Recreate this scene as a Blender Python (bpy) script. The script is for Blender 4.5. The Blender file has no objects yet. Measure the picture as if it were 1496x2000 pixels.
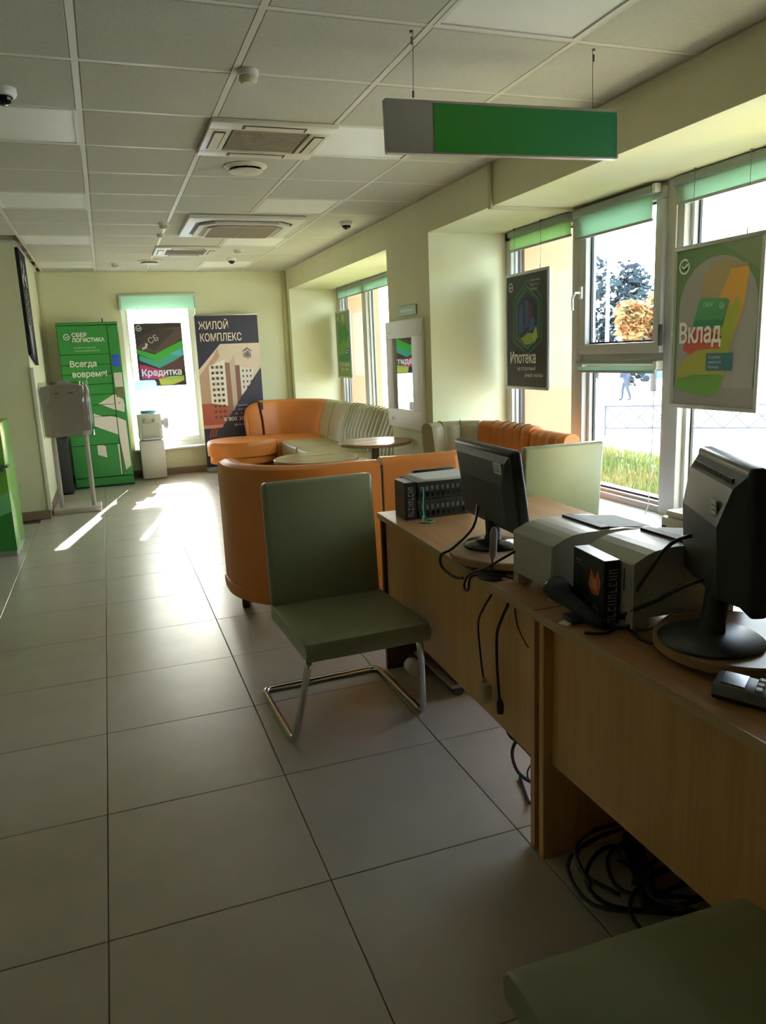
import bpy, bmesh, math, random
from mathutils import Vector, Matrix
random.seed(7)
SC = bpy.context.scene
COL = SC.collection
PI = math.pi

# ------------------------------------------------------------------ camera
YAW, PITCH, ROLL, FPX, CAMZ = 0.338, -0.2059, -0.0421, 1480.84, 1.4619
fw = Vector((math.sin(YAW)*math.cos(PITCH), math.cos(YAW)*math.cos(PITCH), math.sin(PITCH)))
r0 = Vector((math.cos(YAW), -math.sin(YAW), 0)); u0 = r0.cross(fw)
rv = r0*math.cos(ROLL) + u0*math.sin(ROLL); uv = u0*math.cos(ROLL) - r0*math.sin(ROLL)
cd = bpy.data.cameras.new('camera'); cam = bpy.data.objects.new('camera', cd); COL.objects.link(cam)
cam.matrix_world = Matrix(((rv.x, uv.x, -fw.x, 0), (rv.y, uv.y, -fw.y, 0), (rv.z, uv.z, -fw.z, CAMZ), (0, 0, 0, 1)))
cd.sensor_fit = 'VERTICAL'; cd.sensor_height = 24.0; cd.lens = FPX*24.0/2000.0
cd.clip_start = 0.03; cd.clip_end = 500
SC.camera = cam

# ------------------------------------------------------------------ world, sun, exposure
w = bpy.data.worlds.new('sky'); SC.world = w; w.use_nodes = True
nt = w.node_tree; bg = nt.nodes['Background']
sky = nt.nodes.new('ShaderNodeTexSky'); sky.sky_type = 'NISHITA'; sky.sun_disc = False
sky.sun_elevation = math.radians(27); sky.sun_rotation = math.radians(12.9)
sky.air_density = 1.0; sky.dust_density = 1.5; sky.ozone_density = 1.0
hs = nt.nodes.new('ShaderNodeHueSaturation'); hs.inputs['Saturation'].default_value = 0.8
nt.links.new(sky.outputs[0], hs.inputs['Color']); nt.links.new(hs.outputs[0], bg.inputs[0])
bg.inputs[1].default_value = 0.45
sd = bpy.data.lights.new('sun', 'SUN'); sd.energy = 11.0; sd.angle = math.radians(0.6); sd.color = (1.0, 0.97, 0.92)
sun = bpy.data.objects.new('sun', sd); COL.objects.link(sun)
el = math.radians(27); az = math.radians(12.9)
sdir = Vector((-math.sin(az)*math.cos(el), -math.cos(az)*math.cos(el), -math.sin(el)))
sun.rotation_euler = sdir.to_track_quat('-Z', 'Y').to_euler(); sun.location = (6, 30, 15)
SC.view_settings.view_transform = 'Standard'
SC.view_settings.look = 'None'
SC.view_settings.gamma = 1.0
SC.view_settings.use_curve_mapping = False
SC.view_settings.exposure = 2.55

# ------------------------------------------------------------------ materials
def lin(c):
    out = []
    for x in c[:3]:
        x = x/255.0
        out.append(x/12.92 if x <= 0.04045 else ((x+0.055)/1.055)**2.4)
    return (out[0], out[1], out[2], 1.0)
MATS = {}
def mat(name, c, rough=0.6, metal=0.0, var=0.0, vscale=8.0, bump=0.0, bscale=60.0, spec=0.5, stretch=None, coat=0.0):
    if name in MATS: return MATS[name]
    m = bpy.data.materials.new(name); m.use_nodes = True
    n = m.node_tree.nodes; l = m.node_tree.links; b = n['Principled BSDF']
    b.inputs['Base Color'].default_value = lin(c)
    b.inputs['Roughness'].default_value = rough; b.inputs['Metallic'].default_value = metal
    b.inputs['Specular IOR Level'].default_value = spec
    if coat: b.inputs['Coat Weight'].default_value = coat
    if var or bump:
        tc = n.new('ShaderNodeTexCoord'); mp = n.new('ShaderNodeMapping')
        l.new(tc.outputs['Object'], mp.inputs['Vector'])
        if stretch: mp.inputs['Scale'].default_value = stretch
    if var:
        no = n.new('ShaderNodeTexNoise'); no.inputs['Scale'].default_value = vscale; no.inputs['Detail'].default_value = 5
        l.new(mp.outputs[0], no.inputs['Vector'])
        mx = n.new('ShaderNodeMix'); mx.data_type = 'RGBA'
        d = lin(c); mx.inputs['A'].default_value = (d[0]*(1-var), d[1]*(1-var), d[2]*(1-var), 1)
        mx.inputs['B'].default_value = (min(1, d[0]*(1+var)), min(1, d[1]*(1+var)), min(1, d[2]*(1+var)), 1)
        rp = n.new('ShaderNodeMapRange'); rp.inputs['From Min'].default_value = 0.3; rp.inputs['From Max'].default_value = 0.7
        l.new(no.outputs['Fac'], rp.inputs['Value']); l.new(rp.outputs[0], mx.inputs['Factor'])
        l.new(mx.outputs['Result'], b.inputs['Base Color'])
    if bump:
        n2 = n.new('ShaderNodeTexNoise'); n2.inputs['Scale'].default_value = bscale; n2.inputs['Detail'].default_value = 3
        l.new(mp.outputs[0], n2.inputs['Vector'])
        bp = n.new('ShaderNodeBump'); bp.inputs['Strength'].default_value = bump; bp.inputs['Distance'].default_value = 0.004
        l.new(n2.outputs['Fac'], bp.inputs['Height']); l.new(bp.outputs[0], b.inputs['Normal'])
    MATS[name] = m
    return m
def flat(c, rough=0.5):
    return mat('print_%d_%d_%d_%d' % (c[0], c[1], c[2], int(rough*100)), c, rough)
def translucent(name, c, amount, rough=0.8):
    m = bpy.data.materials.new(name); m.use_nodes = True
    n = m.node_tree.nodes; l = m.node_tree.links; n.clear()
    o = n.new('ShaderNodeOutputMaterial'); d = n.new('ShaderNodeBsdfDiffuse'); t = n.new('ShaderNodeBsdfTranslucent'); x = n.new('ShaderNodeMixShader')
    d.inputs[0].default_value = lin(c); t.inputs[0].default_value = lin(c); x.inputs[0].default_value = amount
    l.new(d.outputs[0], x.inputs[1]); l.new(t.outputs[0], x.inputs[2]); l.new(x.outputs[0], o.inputs[0])
    return m
def glassy(name, c, refl=0.06, rough=0.02):
    m = bpy.data.materials.new(name); m.use_nodes = True
    n = m.node_tree.nodes; l = m.node_tree.links; n.clear()
    o = n.new('ShaderNodeOutputMaterial'); t = n.new('ShaderNodeBsdfTransparent'); g = n.new('ShaderNodeBsdfGlossy'); x = n.new('ShaderNodeMixShader')
    t.inputs[0].default_value = lin(c); g.inputs['Roughness'].default_value = rough
    lw = n.new('ShaderNodeLayerWeight'); pw = n.new('ShaderNodeMath'); pw.operation = 'POWER'; pw.inputs[1].default_value = 5.0
    l.new(lw.outputs['Facing'], pw.inputs[0])
    ml = n.new('ShaderNodeMath'); ml.operation = 'MULTIPLY_ADD'; ml.inputs[1].default_value = 0.6; ml.inputs[2].default_value = refl*0.5; ml.use_clamp = True
    l.new(pw.outputs[0], ml.inputs[0]); l.new(ml.outputs[0], x.inputs[0])
    l.new(t.outputs[0], x.inputs[1]); l.new(g.outputs[0], x.inputs[2]); l.new(x.outputs[0], o.inputs[0])
    return m
def gradient(name, axis, a, b, c0, c1, rough=0.4):
    """flat print that runs from one colour to another along an object axis"""
    m = bpy.data.materials.new(name); m.use_nodes = True
    n = m.node_tree.nodes; l = m.node_tree.links; bs = n['Principled BSDF']; bs.inputs['Roughness'].default_value = rough
    tc = n.new('ShaderNodeTexCoord'); sp = n.new('ShaderNodeSeparateXYZ'); l.new(tc.outputs['Object'], sp.inputs[0])
    mr = n.new('ShaderNodeMapRange'); mr.inputs['From Min'].default_value = a; mr.inputs['From Max'].default_value = b
    l.new(sp.outputs[axis], mr.inputs['Value'])
    mx = n.new('ShaderNodeMix'); mx.data_type = 'RGBA'; mx.inputs['A'].default_value = lin(c0); mx.inputs['B'].default_value = lin(c1)
    l.new(mr.outputs[0], mx.inputs['Factor']); l.new(mx.outputs['Result'], bs.inputs['Base Color'])
    return m
def wood(name, c0, c1, rough=0.4, axis=2):
    """fine straight grain running along one axis"""
    m = bpy.data.materials.new(name); m.use_nodes = True
    n = m.node_tree.nodes; l = m.node_tree.links; b = n['Principled BSDF']; b.inputs['Roughness'].default_value = rough
    tc = n.new('ShaderNodeTexCoord'); mp = n.new('ShaderNodeMapping'); l.new(tc.outputs['Object'], mp.inputs[0])
    s = [90, 90, 90]; s[axis] = 3.5; mp.inputs['Scale'].default_value = s
    a = n.new('ShaderNodeTexNoise'); a.inputs['Scale'].default_value = 1.0; a.inputs['Detail'].default_value = 6; a.inputs['Roughness'].default_value = 0.6
    l.new(mp.outputs[0], a.inputs['Vector'])
    m2 = n.new('ShaderNodeMapping'); l.new(tc.outputs['Object'], m2.inputs[0]); s2 = [14, 14, 14]; s2[axis] = 0.9; m2.inputs['Scale'].default_value = s2
    a2 = n.new('ShaderNodeTexNoise'); a2.inputs['Scale'].default_value = 1.0; l.new(m2.outputs[0], a2.inputs['Vector'])
    ad = n.new('ShaderNodeMath'); ad.operation = 'ADD'; l.new(a.outputs['Fac'], ad.inputs[0]); l.new(a2.outputs['Fac'], ad.inputs[1])
    mr = n.new('ShaderNodeMapRange'); mr.inputs['From Min'].default_value = 0.65; mr.inputs['From Max'].default_value = 1.35; l.new(ad.outputs[0], mr.inputs['Value'])
    mx = n.new('ShaderNodeMix'); mx.data_type = 'RGBA'; mx.inputs['A'].default_value = lin(c0); mx.inputs['B'].default_value = lin(c1)
    l.new(mr.outputs[0], mx.inputs['Factor']); l.new(mx.outputs['Result'], b.inputs['Base Color'])
    return m

WALL = mat('wall_paint', (228, 224, 184), 0.75, var=0.03, vscale=3, bump=0.05, bscale=90)
CEILT = mat('ceiling_tile', (200, 196, 180), 0.95, var=0.05, vscale=70, bump=0.25, bscale=160)
CEILBAR = mat('ceiling_bar', (222, 216, 200), 0.5)
FLOORT = mat('floor_tile', (190, 178, 160), 0.28, var=0.06, vscale=5, bump=0.02, bscale=25)
GROUT = mat('grout', (92, 82, 70), 0.9)
BASE = mat('base_tile', (150, 122, 98), 0.4, var=0.05)
PVC = mat('pvc_frame', (196, 194, 190), 0.4)
PVCW = mat('pvc_white', (228, 228, 226), 0.35)
SEAL = mat('rubber_seal', (45, 46, 48), 0.6)
GLASS = glassy('window_glass', (246, 250, 250))
BLIND = translucent('blind_cloth', (206, 233, 213), 0.45)
BLINDG = translucent('blind_cloth_green', (200, 226, 178), 0.5)
BLINDM = translucent('blind_cloth_mint', (212, 240, 226), 0.4)
ALU = mat('aluminium', (178, 176, 172), 0.38, metal=0.6)
CHROME = mat('chrome', (205, 203, 200), 0.12, metal=1.0)
STEEL = mat('steel_wire', (120, 118, 112), 0.4, metal=0.8)
WOODX = wood('beech_x', (178, 128, 84), (206, 158, 110), 0.32, 1)
WOODZ = wood('beech_z', (200, 146, 82), (226, 176, 110), 0.38, 2)
WOODE = wood('beech_edge', (186, 152, 104), (212, 180, 132), 0.4, 1)
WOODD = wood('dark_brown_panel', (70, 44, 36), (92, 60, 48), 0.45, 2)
OLIVE = mat('olive_leatherette', (142, 146, 114), 0.36, var=0.04, vscale=6, bump=0.06, bscale=260)
ORANGE = mat('orange_leatherette', (216, 128, 54), 0.42, var=0.05, vscale=5, bump=0.05, bscale=220)
SAGE = mat('sage_leatherette', (168, 156, 118), 0.42, var=0.04, vscale=5, bump=0.05, bscale=220)
SEAMD = mat('seam_dark', (86, 56, 30), 0.7)
BLACK = mat('black_plastic', (28, 29, 30), 0.4)
BLACKG = mat('black_gloss', (20, 21, 24), 0.15)
DGREY = mat('dark_grey_plastic', (62, 64, 66), 0.42)
MGREY = mat('mid_grey_plastic', (120, 120, 120), 0.45)
PRN = mat('printer_beige', (192, 186, 172), 0.35)
PRND = mat('printer_slot', (50, 42, 46), 0.5)
WHITEP = mat('white_plastic', (226, 224, 218), 0.4)
PAPER = mat('paper', (232, 232, 230), 0.7)
LIGHTD = mat('light_diffuser', (246, 243, 236), 0.35, bump=0.4, bscale=240)
SIGNG = gradient('sign_green', 0, -0.32, 0.5, (52, 150, 44), (38, 118, 84), 0.4)
LOCKG = mat('locker_green', (62, 146, 70), 0.35)
LOCKGD = mat('locker_green_dark', (30, 96, 42), 0.5)
CABLE = mat('cable_black', (24, 24, 26), 0.5)

# ------------------------------------------------------------------ mesh builder
class MB:
    def __init__(s): s.v = []; s.f = []; s.m = []; s.s = []
    def add(s, vs, fs, mi=0, smooth=False, M=None):
        o = len(s.v)
        for p in vs:
            p = Vector(p)
            s.v.append(M @ p if M is not None else p)
        for f in fs:
            s.f.append([o+i for i in f]); s.m.append(mi); s.s.append(smooth)
        return s
    def box(s, c, d, mi=0, M=None, bev=0.0, seg=2):
        x, y, z = c; a, b, h = d[0]/2, d[1]/2, d[2]/2
        vs = [(x-a, y-b, z-h), (x+a, y-b, z-h), (x+a, y+b, z-h), (x-a, y+b, z-h), (x-a, y-b, z+h), (x+a, y-b, z+h), (x+a, y+b, z+h), (x-a, y+b, z+h)]
        fs = [(0, 3, 2, 1), (4, 5, 6, 7), (0, 1, 5, 4), (1, 2, 6, 5), (2, 3, 7, 6), (3, 0, 4, 7)]
        if bev <= 0: return s.add(vs, fs, mi, False, M)
        bm = bmesh.new(); bv = [bm.verts.new(p) for p in vs]
        for f in fs: bm.faces.new([bv[i] for i in f])
        bmesh.ops.bevel(bm, geom=bm.edges[:], offset=min(bev, a*0.98, b*0.98, h*0.98), segments=seg, affect='EDGES', profile=0.5)
        bm.verts.index_update()
        s.add([v.co.copy() for v in bm.verts], [[v.index for v in f.verts] for f in bm.faces], mi, seg > 1, M)
        bm.free(); return s
    def bb(s, x0, x1, y0, y1, z0, z1, mi=0, M=None, bev=0.0, seg=2):
        return s.box(((x0+x1)/2, (y0+y1)/2, (z0+z1)/2), (abs(x1-x0), abs(y1-y0), abs(z1-z0)), mi, M, bev, seg)
    def tube(s, path, r, n=8, mi=0, closed=False, M=None, caps=True):
        P = [Vector(p) for p in path]; k = len(P); rings = []
        prev = None
        for i in range(k):
            if closed: t = P[(i+1) % k] - P[i-1]
            else: t = P[min(i+1, k-1)] - P[max(i-1, 0)]
            t.normalize()
            if prev is None:
                a = Vector((0, 0, 1)) if abs(t.z) < 0.9 else Vector((1, 0, 0))
                nn = t.cross(a).normalized()
            else:
                nn = (prev - t*prev.dot(t))
                nn = nn.normalized() if nn.length > 1e-6 else t.orthogonal().normalized()
            prev = nn; b = t.cross(nn)
            rr = r[i] if isinstance(r, (list, tuple)) else r
            rings.append([P[i] + nn*(rr*math.cos(2*PI*j/n)) + b*(rr*math.sin(2*PI*j/n)) for j in range(n)])
        vs = [p for q in rings for p in q]; fs = []
        for i in range(k if closed else k-1):
            i2 = (i+1) % k
            for j in range(n): fs.append((i*n+j, i*n+(j+1) % n, i2*n+(j+1) % n, i2*n+j))
        if caps and not closed:
            fs.append(list(range(n))[::-1]); fs.append([(k-1)*n+j for j in range(n)])
        return s.add(vs, fs, mi, True, M)
    def lathe(s, prof, n=32, c=(0, 0, 0), mi=0, M=None, sx=1.0, sy=1.0):
        vs = []; fs = []
        for r, z in prof:
            for j in range(n):
                a = 2*PI*j/n; vs.append((c[0]+sx*r*math.cos(a), c[1]+sy*r*math.sin(a), c[2]+z))
        k = len(prof)
        for i in range(k-1):
            for j in range(n): fs.append((i*n+j, i*n+(j+1) % n, (i+1)*n+(j+1) % n, (i+1)*n+j))
        if prof[0][0] > 1e-5: fs.append(list(range(n))[::-1])
        if prof[-1][0] > 1e-5: fs.append([(k-1)*n+j for j in range(n)])
        return s.add(vs, fs, mi, True, M)
    def disc(s, c, r, h, n=28, mi=0, M=None, bev=0.003):
        return s.lathe([(r-bev, 0), (r, bev), (r, h-bev), (r-bev, h)], n, c, mi, M)
    def prism(s, poly, h0, h1, fn, mi=0, M=None, smooth=False):
        n = len(poly)
        vs = [fn(a, b, h0) for a, b in poly] + [fn(a, b, h1) for a, b in poly]
        fs = [list(range(n))[::-1], [n+i for i in range(n)]] + [(i, (i+1) % n, n+(i+1) % n, n+i) for i in range(n)]
        return s.add(vs, fs, mi, smooth, M)
    def poly(s, pts, mi=0, M=None):
        return s.add(pts, [list(range(len(pts)))], mi, False, M)
    def build(s, name, mats, parent=None, loc=None, rz=None, M=None):
        me = bpy.data.meshes.new(name)
        me.from_pydata([tuple(p) for p in s.v], [], s.f)
        if not isinstance(mats, (list, tuple)): mats = [mats]
        for m in mats: me.materials.append(m)
        me.polygons.foreach_set('material_index', s.m)
        me.polygons.foreach_set('use_smooth', s.s)
        bm = bmesh.new(); bm.from_mesh(me); bmesh.ops.recalc_face_normals(bm, faces=bm.faces[:]) if len(s.f) > 1 else None
        for e in bm.edges:
            if len(e.link_faces) == 2 and e.calc_face_angle(0) > 0.7: e.smooth = False
        bm.to_mesh(me); bm.free()
        me.update()
        o = bpy.data.objects.new(name, me); COL.objects.link(o)
        if parent is not None: o.parent = parent
        if M is not None: o.matrix_local = M
        if loc is not None: o.location = loc
        if rz is not None: o.rotation_euler = (0, 0, rz)
        return o
def tag(o, label, cat, group=None, kind=None):
    o['label'] = label; o['category'] = cat
    if group: o['group'] = group
    if kind: o['kind'] = kind
    return o
def thing(name, label, cat, loc=(0, 0, 0), rz=0.0, group=None):
    o = bpy.data.objects.new(name, None); COL.objects.link(o); o.location = loc; o.rotation_euler = (0, 0, rz)
    o.empty_display_size = 0.1
    return tag(o, label, cat, group)
def struct(o): o['kind'] = 'structure'; return o
def lab(o, t): o['label'] = t; return o
def copy_tree(o, parent=None):
    c = o.copy(); COL.objects.link(c)
    if parent is not None: c.parent = parent; c.matrix_parent_inverse = o.matrix_parent_inverse
    for ch in list(o.children): copy_tree(ch, c)
    return c
def clone(src, name, parent=None, loc=None):
    o = bpy.data.objects.new(name, src.data); COL.objects.link(o)
    if parent is not None: o.parent = parent
    if loc is not None: o.location = loc
    return o
def frame(o, u, v):
    """local (u, v, n) axes at a point, as a matrix"""
    o, u, v = Vector(o), Vector(u).normalized(), Vector(v).normalized(); n = u.cross(v)
    return Matrix(((u.x, v.x, n.x, o.x), (u.y, v.y, n.y, o.y), (u.z, v.z, n.z, o.z), (0, 0, 0, 1)))
def text_faces(s, size, bold=0.0):
    c = bpy.data.curves.new('t', 'FONT'); c.body = s; c.size = size; c.align_x = 'LEFT'; c.resolution_u = 3
    c.offset = bold
    o = bpy.data.objects.new('t', c); COL.objects.link(o)
    dg = bpy.context.evaluated_depsgraph_get(); me = bpy.data.meshes.new_from_object(o.evaluated_get(dg))
    vs = [v.co.copy() for v in me.vertices]; fs = [list(p.vertices) for p in me.polygons]
    bpy.data.objects.remove(o); bpy.data.curves.remove(c); bpy.data.meshes.remove(me)
    return vs, fs
class Print:
    """flat print on a surface: coloured shapes and letters, a hair above each other"""
    def __init__(s): s.mb = MB(); s.mats = []; s.layer = 0
    def mi(s, c):
        m = c if not isinstance(c, tuple) else flat(c)
        if m not in s.mats: s.mats.append(m)
        return s.mats.index(m)
    def shape(s, pts, c, up=1):
        s.layer += up; z = 0.00025*s.layer
        s.mb.poly([(p[0], p[1], z) for p in pts], s.mi(c)); return s
    def rect(s, x0, y0, x1, y1, c): return s.shape([(x0, y0), (x1, y0), (x1, y1), (x0, y1)], c)
    def ellipse(s, cx, cy, a, b, c, n=28, rot=0, t0=0, t1=2*PI):
        pts = []
        for i in range(n + (0 if t1-t0 > 6.2 else 1)):
            t = t0 + (t1-t0)*i/n; x, y = a*math.cos(t), b*math.sin(t)
            pts.append((cx+x*math.cos(rot)-y*math.sin(rot), cy+x*math.sin(rot)+y*math.cos(rot)))
        return s.shape(pts, c)
    def band(s, pts, wd, c):
        s.layer += 1; z = 0.00025*s.layer
        for (x0, y0), (x1, y1) in zip(pts[:-1], pts[1:]):
            d = Vector((x1-x0, y1-y0)); 
            if d.length < 1e-6: continue
            d.normalize(); nx, ny = -d.y*wd/2, d.x*wd/2
            s.mb.poly([(x0+nx, y0+ny, z), (x0-nx, y0-ny, z), (x1-nx, y1-ny, z), (x1+nx, y1+ny, z)], s.mi(c))
        return s
    def text(s, t, x, y, size, c, width=None, bold=0.0, slant=0.0, rot=0.0):
        s.layer += 1; z = 0.00025*s.layer
        vs, fs = text_faces(t, size, bold)
        if not vs: return s
        xs = [p.x for p in vs]; k = 1.0
        if width: k = width/max(1e-6, max(xs))
        R = Matrix.Rotation(rot, 3, 'Z')
        out = []
        for p in vs:
            q = R @ Vector((p.x*k + slant*p.y, p.y, 0)); out.append((x+q.x, y+q.y, z))
        s.mb.add(out, fs, s.mi(c)); return s
    def emblem(s, cx, cy, r, c):
        pts = [(cx+r*math.cos(t), cy+r*math.sin(t)) for t in [math.radians(50+i*(320/20.0)) for i in range(21)]]
        s.band(pts, r*0.28, c)
        return s.band([(cx-r*0.5, cy+r*0.1), (cx-r*0.05, cy-r*0.3), (cx+r*0.95, cy+r*0.45)], r*0.28, c)
    def build(s, name, parent, M): return s.mb.build(name, s.mats, parent, M=M)

H = 2.5976           # ceiling height
XW, YB = 2.4, 10.39  # right wall face, back wall face
GX = 3.10            # plane of the right-hand windows

# ================================================================== STRUCTURE
# ---- floor
b = MB(); b.bb(-3.4, 3.5, -3.2, 10.6, -0.15, -0.004)
floor = struct(b.build('floor', GROUT))
FX0, FY0 = -0.1501, 1.8585
tb = MB(); tb.box((0, 0, 0), (0.5965, 0.5965, 0.012), 0, None, 0.0012, 1)
ft0 = None
for i in range(-3, 6):
    for k in range(-2, 15):
        x, y = FX0+0.6*i+0.3, FY0+0.6*k+0.3
        if x > 2.45 and not (1.9 < y < 5.6 or 6.4 < y < 10.3): continue
        if x-0.29 < -0.9 and y > 8.0: continue
        if ft0 is None: ft0 = tb.build('floor_tile', FLOORT, floor, (x, y, -0.006)); 
        else: clone(ft0, 'floor_tile', floor, (x, y, -0.006))
b = MB(); b.bb(-3.4, 3.5, -3.2, FY0-1.2, -0.004, 0.0); b.build('plain_area', FLOORT, floor)

# ---- walls
b = MB()
b.bb(-3.4, 0.265, YB, YB+0.62, 0, 3.0); b.bb(1.182, 3.5, YB, YB+0.62, 0, 3.0)
b.bb(0.265, 1.182, YB, YB+0.62, 0, 0.365); b.bb(0.265, 1.182, YB, YB+0.62, 2.31, 3.0)
struct(b.build('wall_back', WALL))
b = MB()
b.bb(XW, 3.48, -3.2, 1.95, 0, H+0.4)          # solid wall nearest the camera
b.bb(XW, 3.48, 5.54, 6.46, 0, H+0.4)          # pier
b.bb(XW, 3.48, 10.2, YB, 0, H+0.4)
b.bb(XW, 3.48, 1.95, 5.54, 2.34, H+0.4); b.bb(XW, 3.48, 6.46, 10.2, 2.34, H+0.4)       # lintels
b.bb(3.02, 3.48, 1.95, 5.54, 0, 0.42); b.bb(3.02, 3.48, 6.46, 10.2, 0, 0.42)
struct(b.build('wall_right', WALL))
b = MB(); b.bb(-3.4, -0.665, 8.03, YB, 0, H+0.4)
struct(b.build('wall_left', WALL))
b = MB(); b.bb(-3.4, -3.2, -3.2, 8.03, 0, H+0.4); b.bb(-3.4, 3.48, -3.4, -3.2, 0, H+0.4)
struct(b.build('wall_front', WALL))
FACADE = mat('facade_peach', (178, 140, 106), 0.8, var=0.04, vscale=4)
b = MB()
for y0, y1 in ((10.2, 10.9), (5.54, 6.46), (-3.4, 1.95)): b.bb(3.48, 3.62, y0, y1, -0.7, 5.0)
b.bb(3.48, 3.60, -3.4, 10.9, 2.5, 5.0); b.bb(3.48, 3.60, -3.4, 10.9, -0.7, 0.40)
for y0, y1 in ((10.10, 10.2), (5.44, 5.54)): b.bb(3.17, 3.62, y0, y1+0.0, 0.40, 2.5)
lab(struct(b.build('wall_outside', FACADE)), 'peach plastered outside face of the building')

# baseboards
def basepiece(name, segs):
    b = MB()
    for s in segs: b.bb(*s, bev=0.003, seg=1)
    return struct(b.build(name, BASE))
basepiece('baseboard_left', [(-1.4, -0.655, 8.018, 8.03, 0, 0.09), (-0.665, -0.653, 8.018, YB, 0, 0.09)])
basepiece('baseboard_back', [(-0.665, 2.4, YB-0.012, YB, 0, 0.09)])
basepiece('baseboard_right', [(XW-0.012, XW, 5.53, 6.47, 0, 0.09)])
b = MB(); b.bb(-0.672, -0.635, 8.010, 8.05, 0.09, 1.47, bev=0.004); struct(b.build('trim_1', mat('trim_cream', (236, 230, 206), 0.55)))
b = MB(); b.bb(-0.665, -0.62, YB-0.05, YB, 0, H, bev=0.01); struct(b.build('trim_2', mat('pipe_paint', (214, 206, 160), 0.6)))
b = MB(); b.bb(2.345, XW, YB-0.05, YB, 0, H, bev=0.012); struct(b.build('trim_3', mat('pipe_paint', (214, 206, 160), 0.6)))
# cable duct: down the lintel face then across its underside to the window
b = MB(); b.bb(XW-0.02, XW, 4.50, 4.54, 2.33, H-0.01, bev=0.003); b.bb(XW-0.02, GX-0.02, 4.50, 4.535, 2.322, 2.34, bev=0.003)
struct(b.build('trim_4', mat('duct_paint', (205, 196, 160), 0.5)))

# ---- ceiling
GX0, GY0 = 0.017, 3.336
b = MB(); b.bb(-3.4, 3.48, -3.4, YB+0.3, H+0.12, H+0.35); ceiling = struct(b.build('ceiling', CEILT))
AC_CELLS = {(1, 1), (1, 8), (1, 5), (2, 5), (1, 6), (2, 6)}
LIGHT_CELLS = [(2, -2), (-1, 1), (2, 1), (-1, 4), (2, 4), (-1, 7), (2, 7), (-1, 10), (2, 10)]
ct = MB(); ct.box((0, 0, 0), (0.575, 0.575, 0.02), 0, None, 0.006, 1)
c0 = None
for i in range(-3, 4):
    for k in range(-4, 12):
        if (i, k) in LIGHT_CELLS or (i, k) in {(1, 1), (1, 8)}: continue
        x0, x1 = GX0+0.6*i, GX0+0.6*(i+1); y0, y1 = GY0+0.6*k, GY0+0.6*(k+1)
        x1 = min(x1, XW); y1 = min(y1, YB)
        if x0 < -0.7 and y1 > 8.1: continue
        if x1-x0 < 0.55 or y1-y0 < 0.55:
            b = MB(); b.box((0, 0, 0), (x1-x0-0.025, y1-y0-0.025, 0.02), 0, None, 0.006, 1)
            b.build('ceiling_tile', CEILT, ceiling, ((x0+x1)/2, (y0+y1)/2, H+0.004))
        elif c0 is None: c0 = ct.build('ceiling_tile', CEILT, ceiling, ((x0+x1)/2, (y0+y1)/2, H+0.004))
        else: clone(c0, 'ceiling_tile', ceiling, ((x0+x1)/2, (y0+y1)/2, H+0.004))
b = MB()
for i in range(-3, 5):
    x = GX0+0.6*i
    y1 = 8.03 if x < -0.66 else YB
    b = MB(); b.bb(x-0.013, x+0.013, GY0-2.4, y1, H-0.006, H+0.03); b.build('grid_bar', CEILBAR, ceiling)
for k in range(-4, 12):
    y = GY0+0.6*k
    b = MB(); b.bb(-1.78 if y < 8.03 else -0.665, XW, y-0.012, y+0.012, H-0.005, H+0.03); b.build('grid_bar', CEILBAR, ceiling)
b = MB(); b.bb(XW-0.022, XW, -3.2, YB, H-0.006, H+0.02); b.bb(-0.665, XW, YB-0.022, YB, H-0.006, H+0.02); b.bb(-0.665, -0.643, 8.03, YB, H-0.006, H+0.02)
b.bb(-3.2, -0.665, 8.008, 8.03, H-0.006, H+0.02); b.build('edge_trim', CEILBAR, ceiling)
b = MB(); b.bb(-3.4, XW, -3.4, GY0-2.4, H, H+0.02); b.bb(-3.4, -1.78, -3.4, 8.03, H, H+0.02); b.build('plain_area', CEILT, ceiling)

# ---- windows on the right
def pane_frame(y0, y1, z0, z1, wd, x, dep, name, parent, m=PVC):
    b = MB()
    for a in ((y0, y1, z0, z0+wd), (y0, y1, z1-wd, z1), (y0, y0+wd, z0+wd, z1-wd), (y1-wd, y1, z0+wd, z1-wd)):
        b.bb(x-dep/2, x+dep/2, a[0], a[1], a[2], a[3], bev=0.006, seg=2)
    o = b.build(name, m, parent)
    b = MB()
    g = 0.012
    for a in ((y0+wd, y1-wd, z0+wd, z0+wd+g), (y0+wd, y1-wd, z1-wd-g, z1-wd), (y0+wd, y0+wd+g, z0+wd, z1-wd), (y1-wd-g, y1-wd, z0+wd, z1-wd)):
        b.bb(x+0.004, x+0.02, *a)
    b.build('seal', SEAL, o)
    return o
def pane(y0, y1, z0, z1, x, parent):
    b = MB(); b.bb(x-0.002, x+0.002, y0, y1, z0, z1); return b.build('pane', GLASS, parent)
Z0, Z1 = 0.42, 2.34
def mullion(y0, y1, parent, name='mullion'):
    b = MB(); b.bb(GX-0.055, GX+0.05, y0, y1, Z0, Z1, bev=0.008); return b.build(name, PVC, parent)
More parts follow.
